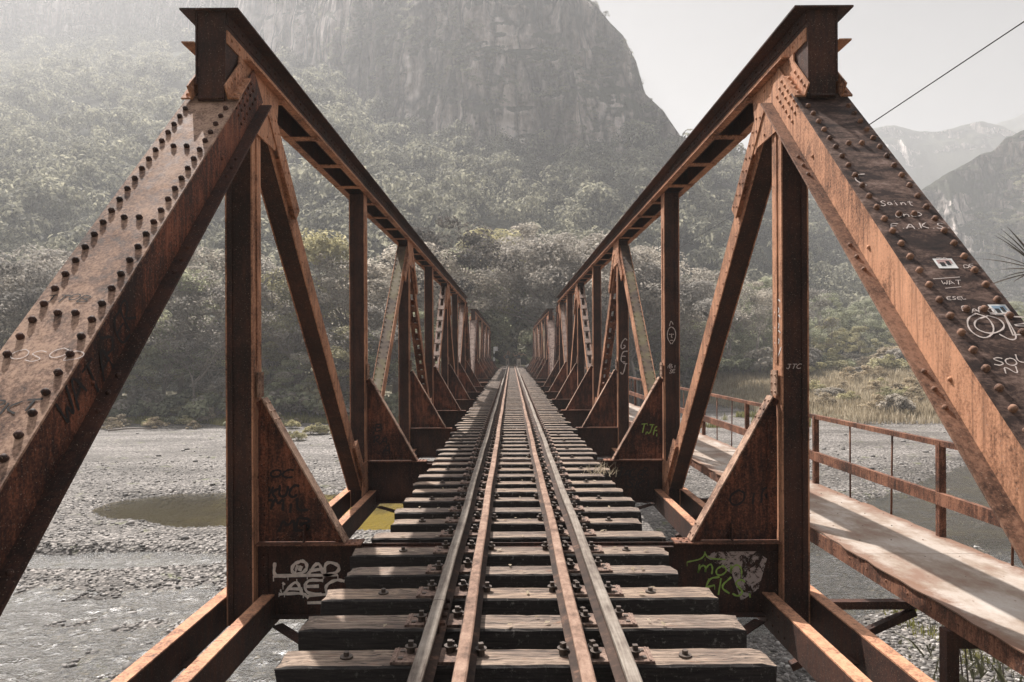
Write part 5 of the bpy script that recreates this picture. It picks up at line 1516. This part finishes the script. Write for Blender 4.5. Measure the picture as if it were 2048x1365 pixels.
# one long sagging line crossing high above the walkway
pts = []
A = np.array((CX + (2300 - VX) / FPX * 14, 14, CZ + (VY + 110) / FPX * 14)); B = np.array((CX + (1300 - VX) / FPX * 90, 90, CZ + (VY - 548) / FPX * 90))
def cab(px, py, d): return (CX + (px - VX) / FPX * d, d, CZ + (VY - py) / FPX * d)
pp = [cab(2300, -112, 13), cab(2048, 50, 16), cab(1745, 250, 22.5), cab(1600, 344, 29), cab(1470, 432, 42), cab(1360, 497, 62), cab(1290, 530, 84)]
P3 = [np.array(p) for p in pp]
mb = MB(); mb.tube(P3, [0.016, 0.016, 0.018, 0.016, 0.016, 0.02, 0.02], 8)
tag(mb.build('overhead_cable', M['cable']), 'thin dark cable strung diagonally high over the walkway at the right', 'cable')
def rock(x, y, s, label, seed):
    r = np.random.default_rng(seed)
    b = bmesh.new(); bmesh.ops.create_icosphere(b, subdivisions=3, radius=1.0)
    for v in b.verts:
        p = np.array(v.co); f = 1 + 0.25 * float(fbm(np.array(p[0] * 1.5 + seed), np.array(p[1] * 1.5 + p[2]), 3))
        v.co = Vector((p[0] * s * 1.2 * f, p[1] * s * f, p[2] * s * 0.75 * f))
    me = bpy.data.meshes.new('boulder'); b.to_mesh(me); b.free(); me.materials.append(M['concrete'])
    o = link_mesh('boulder', me); o.location = (x, y, float(ground_z(x, y)) + s * 0.3); return tag(o, label, 'rock', 'boulders by the end of the bridge')
rock(1.9, 75.2, 0.42, 'larger dark boulder right of the track at the far end of the bridge', 1)
rock(2.7, 76.0, 0.30, 'small boulder beside the larger one past the right truss', 2)
rock(-2.6, 77.0, 0.28, 'boulder left of the track past the striped post', 3)
# driftwood and river boulders
mb = MB(); mb.tube([(at(215, 59), 59, -5.0), (at(255, 59.6), 59.6, -4.9), (at(300, 60), 60, -4.95)], [0.10, 0.09, 0.05], 7)
tag(mb.build('driftwood_log', M['bark']), 'long thin driftwood log lying on the left gravel bar', 'log')

def palm(name, x, y, zc, n, L, label, seed, ground=None, droop=0.5):
    r = random.Random(seed)
    t = thing(name, label, 'palm', (x, y, float(ground_z(x, y))))
    z0 = float(ground_z(x, y))
    mb = MB(); mb.tube([(x, y, z0 - .2), (x + .1, y, z0 + (zc - z0) * .5), (x, y, zc)], [0.16, 0.12, 0.10], 9); mb.build('trunk', M['bark'], t)
    for k in range(n):
        az = 6.28 * k / n + r.uniform(-.2, .2); e0 = r.uniform(-0.1, 1.1)
        mb = MB(); pts = []
        p = np.array((x, y, zc)); d = np.array((math.cos(az) * math.cos(e0), math.sin(az) * math.cos(e0), math.sin(e0)))
        for q in range(9):
            pts.append(p.copy()); p = p + d * L / 8; d = d + np.array((0, 0, -droop * 0.16)); d /= np.linalg.norm(d)
        sd = np.cross(d, (0, 0, 1)); sd /= np.linalg.norm(sd) + 1e-9
        V = []; F = []
        for q, c in enumerate(pts):
            w = L * 0.028 * math.sin(math.pi * min(1, (q + 0.9) / 9.2)) + 0.001
            V += [tuple(c - sd * w), tuple(c + np.array((0, 0, -w * .5))), tuple(c + sd * w)]
        for q in range(8):
            b = q * 3
            F += [(b, b + 1, b + 4, b + 3), (b + 1, b + 2, b + 5, b + 4)]
        mb.add(V, F, 0, True)
        mb.build('frond', M['leaf_dark'], t)
    return t
palm('spiky_palm', 9.75, 12.6, 3.05, 34, 1.05, 'spiky-leaved palm whose dark leaf tips poke in at the right edge', 3, droop=0.3)
palm('arching_palm', 0.55, 83, 1.0, 16, 1.9, 'low palm with arching fronds behind the two people', 4, droop=1.0)
# bamboo-like plant under the walkway end
for j, (bx, by) in enumerate(((4.35, 6.2), (4.9, 6.6))):
    t = thing('leafy_cane', ('leafy cane plant under the near end of the walkway, left one', 'leafy cane plant under the near end of the walkway, right one')[j], 'plant', (bx, by, -5.2), 'canes under the walkway')
    mb = MB(); rr = random.Random(j); tips = []
    for k in range(7):
        a_ = rr.uniform(0, 6.28); q = rr.uniform(.1, .5); top = (bx + math.cos(a_) * q, by + math.sin(a_) * q, rr.uniform(-1.7, -1.05))
        mb.tube([(bx, by, -5.3), (bx + math.cos(a_) * q * .4, by + math.sin(a_) * q * .4, -3.2), top], [0.02, 0.015, 0.006], 5); tips.append(top)
    mb.build('stem', M['bark'], t)
    P = np.array([[c[0] + rr.gauss(0, .2), c[1] + rr.gauss(0, .2), c[2] + rr.gauss(-.25, .25)] for c in tips for _ in range(45)])
    o = blades(P, np.array([rr.uniform(-.12, .22) for _ in P]), 0.03, M['leaf_green'], 'foliage', '', 5 + j, 1.3, None)
    o.parent = t; o.location = (-bx, -by, 5.2)

# ---------------------------------------------------------------- the two people
def person(x, y, z0, joints, label, cloth, seed):
    """one continuous skinned body, clothes and hair as children"""
    t = thing('person', label, 'person', (x, y, z0), 'people at the far end of the bridge')
    def skin(name, nodes, edges, mat, root=0):
        me = bpy.data.meshes.new(name); me.from_pydata([n_[0] for n_ in nodes], edges, []); me.materials.append(mat)
        o = link_mesh(name, me, t, (0, 0, 0))
        o.modifiers.new('skin', 'SKIN'); sv = me.skin_vertices[0].data
        for i_, n_ in enumerate(nodes): sv[i_].radius = (n_[1], n_[1]); sv[i_].use_root = (i_ == root)
        o.modifiers.new('sub', 'SUBSURF').levels = 1; o.modifiers['sub'].render_levels = 2
        return o
    J = joints
    nodes = [(J['pelvis'], .13), (J['chest'], .14), (J['neck'], .055), (J['head'], .085), (J['crown'], .06)]
    edges = [(0, 1), (1, 2), (2, 3), (3, 4)]
    def limb(start, pts, rads):
        prev = start
        for p, r in zip(pts, rads):
            nodes.append((p, r)); edges.append((prev, len(nodes) - 1)); prev = len(nodes) - 1
        return prev
    for sd in ('l', 'r'):
        e = limb(1, [J['sh_' + sd], J['el_' + sd], J['wr_' + sd], J['hd_' + sd]], [.055, .042, .032, .03])
        w = np.array(J['hd_' + sd]); dr = w - np.array(J['wr_' + sd]); dr /= np.linalg.norm(dr) + 1e-9
        side = np.cross(dr, (0, 1, 0.1)); side /= np.linalg.norm(side) + 1e-9
        for f in range(4):
            b = w + side * (f - 1.5) * .02
            limb(e, [tuple(b + dr * .05), tuple(b + dr * (.10 - .01 * abs(f - 1.5)))], [.009, .008])
        limb(e, [tuple(w + side * .045 + dr * .02)], [.010])
        limb(0, [J['hp_' + sd], J['kn_' + sd], J['an_' + sd], J['ft_' + sd]], [.085, .06, .04, .038])
    skin('body', nodes, edges, M['skin_tone'])
    hd = np.array(J['head'])
    mb = MB()
    mb.tube([tuple(hd + (0, -.085, -.02)), tuple(hd + (0, -.115, -.035))], [.018, .012], 6)
    for ex_ in (-.035, .035): mb.tube([tuple(hd + (ex_, -.085, .015)), tuple(hd + (ex_, -.094, .015))], .012, 6, 1)
    mb.tube([tuple(hd + (-.03, -.086, -.065)), tuple(hd + (.03, -.086, -.065))], .008, 5, 2)
    mb.build('face', [M['skin_tone'], M['sign_black'], M['rust_red']], t, (0, 0, 0))
    skin('hair', [(tuple(hd + (0, .02, .05)), .098), (tuple(hd + (0, .05, -.03)), .075), (tuple(hd + (0, .06, -.12)), .05)], [(0, 1), (1, 2)], M['hair'])
    skin('top', [(J['pelvis'], .15), (J['chest'], .165), (J['neck2'], .07), (J['sh_l'], .075), (J['sh_r'], .075)], [(0, 1), (1, 2), (1, 3), (1, 4)], M[cloth[0]])
    nd = [(J['pelvis'], .155)]; ed = []
    for sd in ('l', 'r'):
        b = len(nd); nd += [(J['hp_' + sd], .105), (J['kn_' + sd], .075), (J['an_' + sd], .06)]; ed += [(0, b), (b, b + 1), (b + 1, b + 2)]
    skin('trousers', nd, ed, M[cloth[1]])
    return t
M['skin_tone'] = flat('skin', (0.46, 0.29, 0.21)); M['hair'] = flat('dark_hair', (0.02, 0.015, 0.012))
M['cloth_black'] = flat('black_cloth', (0.02, 0.02, 0.022)); M['cloth_tan'] = flat('light_trousers', (0.60, 0.52, 0.45)); M['cloth_olive'] = flat('olive_trousers', (0.30, 0.26, 0.20))
base = dict(pelvis=(0, 0, .93), chest=(0, 0, 1.28), neck=(0, 0, 1.48), neck2=(0, 0, 1.44), head=(0, -.02, 1.62), crown=(0, -.01, 1.70),
            hp_l=(-.10, 0, .86), hp_r=(.10, 0, .86), kn_l=(-.12, -.02, .49), kn_r=(.13, -.03, .49), an_l=(-.13, .02, .10), an_r=(.15, .02, .10), ft_l=(-.14, -.12, .04), ft_r=(.18, -.11, .04),
            sh_l=(-.19, 0, 1.41), sh_r=(.19, 0, 1.41))
pA = dict(base, el_l=(-.42, -.05, 1.25), wr_l=(-.30, -.18, 1.05), hd_l=(-.26, -.20, 1.02), el_r=(.33, -.05, 1.62), wr_r=(.12, -.06, 1.80), hd_r=(.08, -.06, 1.83))
pB = dict(base, el_l=(-.47, 0, 1.30), wr_l=(-.62, -.05, 1.50), hd_l=(-.64, -.05, 1.55), el_r=(.46, 0, 1.55), wr_r=(.72, -.05, 1.40), hd_r=(.78, -.05, 1.37))
person(-0.50, 78.6, -0.13, pA, 'person in dark top and olive trousers, one hand raised to the head', ('cloth_black', 'cloth_olive'), 1)
person(0.83, 78.2, -0.13, pB, 'person in black top and light trousers with both elbows lifted wide', ('cloth_black', 'cloth_tan'), 2)

# labels: look-alikes of one group told apart by their order across the view
NTH = ['leftmost', 'second from left', 'third from left', 'fourth from left', 'fifth from left', 'sixth from left', 'seventh from left', 'eighth from left', 'ninth from left', 'tenth from left']
by = {}
ORDN = ['first', 'second', 'third', 'fourth', 'fifth', 'sixth', 'seventh', 'eighth', 'ninth', 'tenth', 'eleventh', 'twelfth', 'thirteenth', 'fourteenth', 'fifteenth', 'sixteenth', 'seventeenth', 'eighteenth', 'nineteenth', 'twentieth']
for o in scene.objects:
    if o.parent is None and o.get('category') == 'sleeper': by.setdefault(o['label'], []).append(o)
for lab, os_ in by.items():
    if len(os_) > 1:
        os_.sort(key=lambda o: o.location.y)
        for k_, o in enumerate(os_[:20]): o['label'] = ORDN[k_] + ' ' + lab
by = {}
for o in scene.objects:
    if o.parent is None and o.get('category') in ('tree', 'shrub'): by.setdefault(o['label'], []).append(o)
for lab, os_ in by.items():
    if 1 < len(os_) <= 10:
        os_.sort(key=lambda o: (o.location.x - CX) / max(1, o.location.y))
        for k_, o in enumerate(os_): o['label'] = NTH[k_] + ' ' + lab.replace('standing ', '').replace('on the gravel ', '').replace('broad-crowned ', '').replace('umbrella-crowned ', '')

# ---------------------------------------------------------------- the hazy valley air
mb = MB(); mb.box(-760, 1300, -330, 1180, -12, 385)
m = bpy.data.materials.new('valley_haze'); m.use_nodes = True; nt_ = m.node_tree; nt_.nodes.clear()
out = nt_.nodes.new('ShaderNodeOutputMaterial'); pv = nt_.nodes.new('ShaderNodeVolumePrincipled')
pv.inputs['Density'].default_value = HAZE_DENSITY; pv.inputs['Color'].default_value = HAZE_COLOR; pv.inputs['Anisotropy'].default_value = 0.3
nt_.links.new(pv.outputs[0], out.inputs['Volume'])
tag(mb.build('haze', m), 'pale haze filling the valley', kind='stuff')
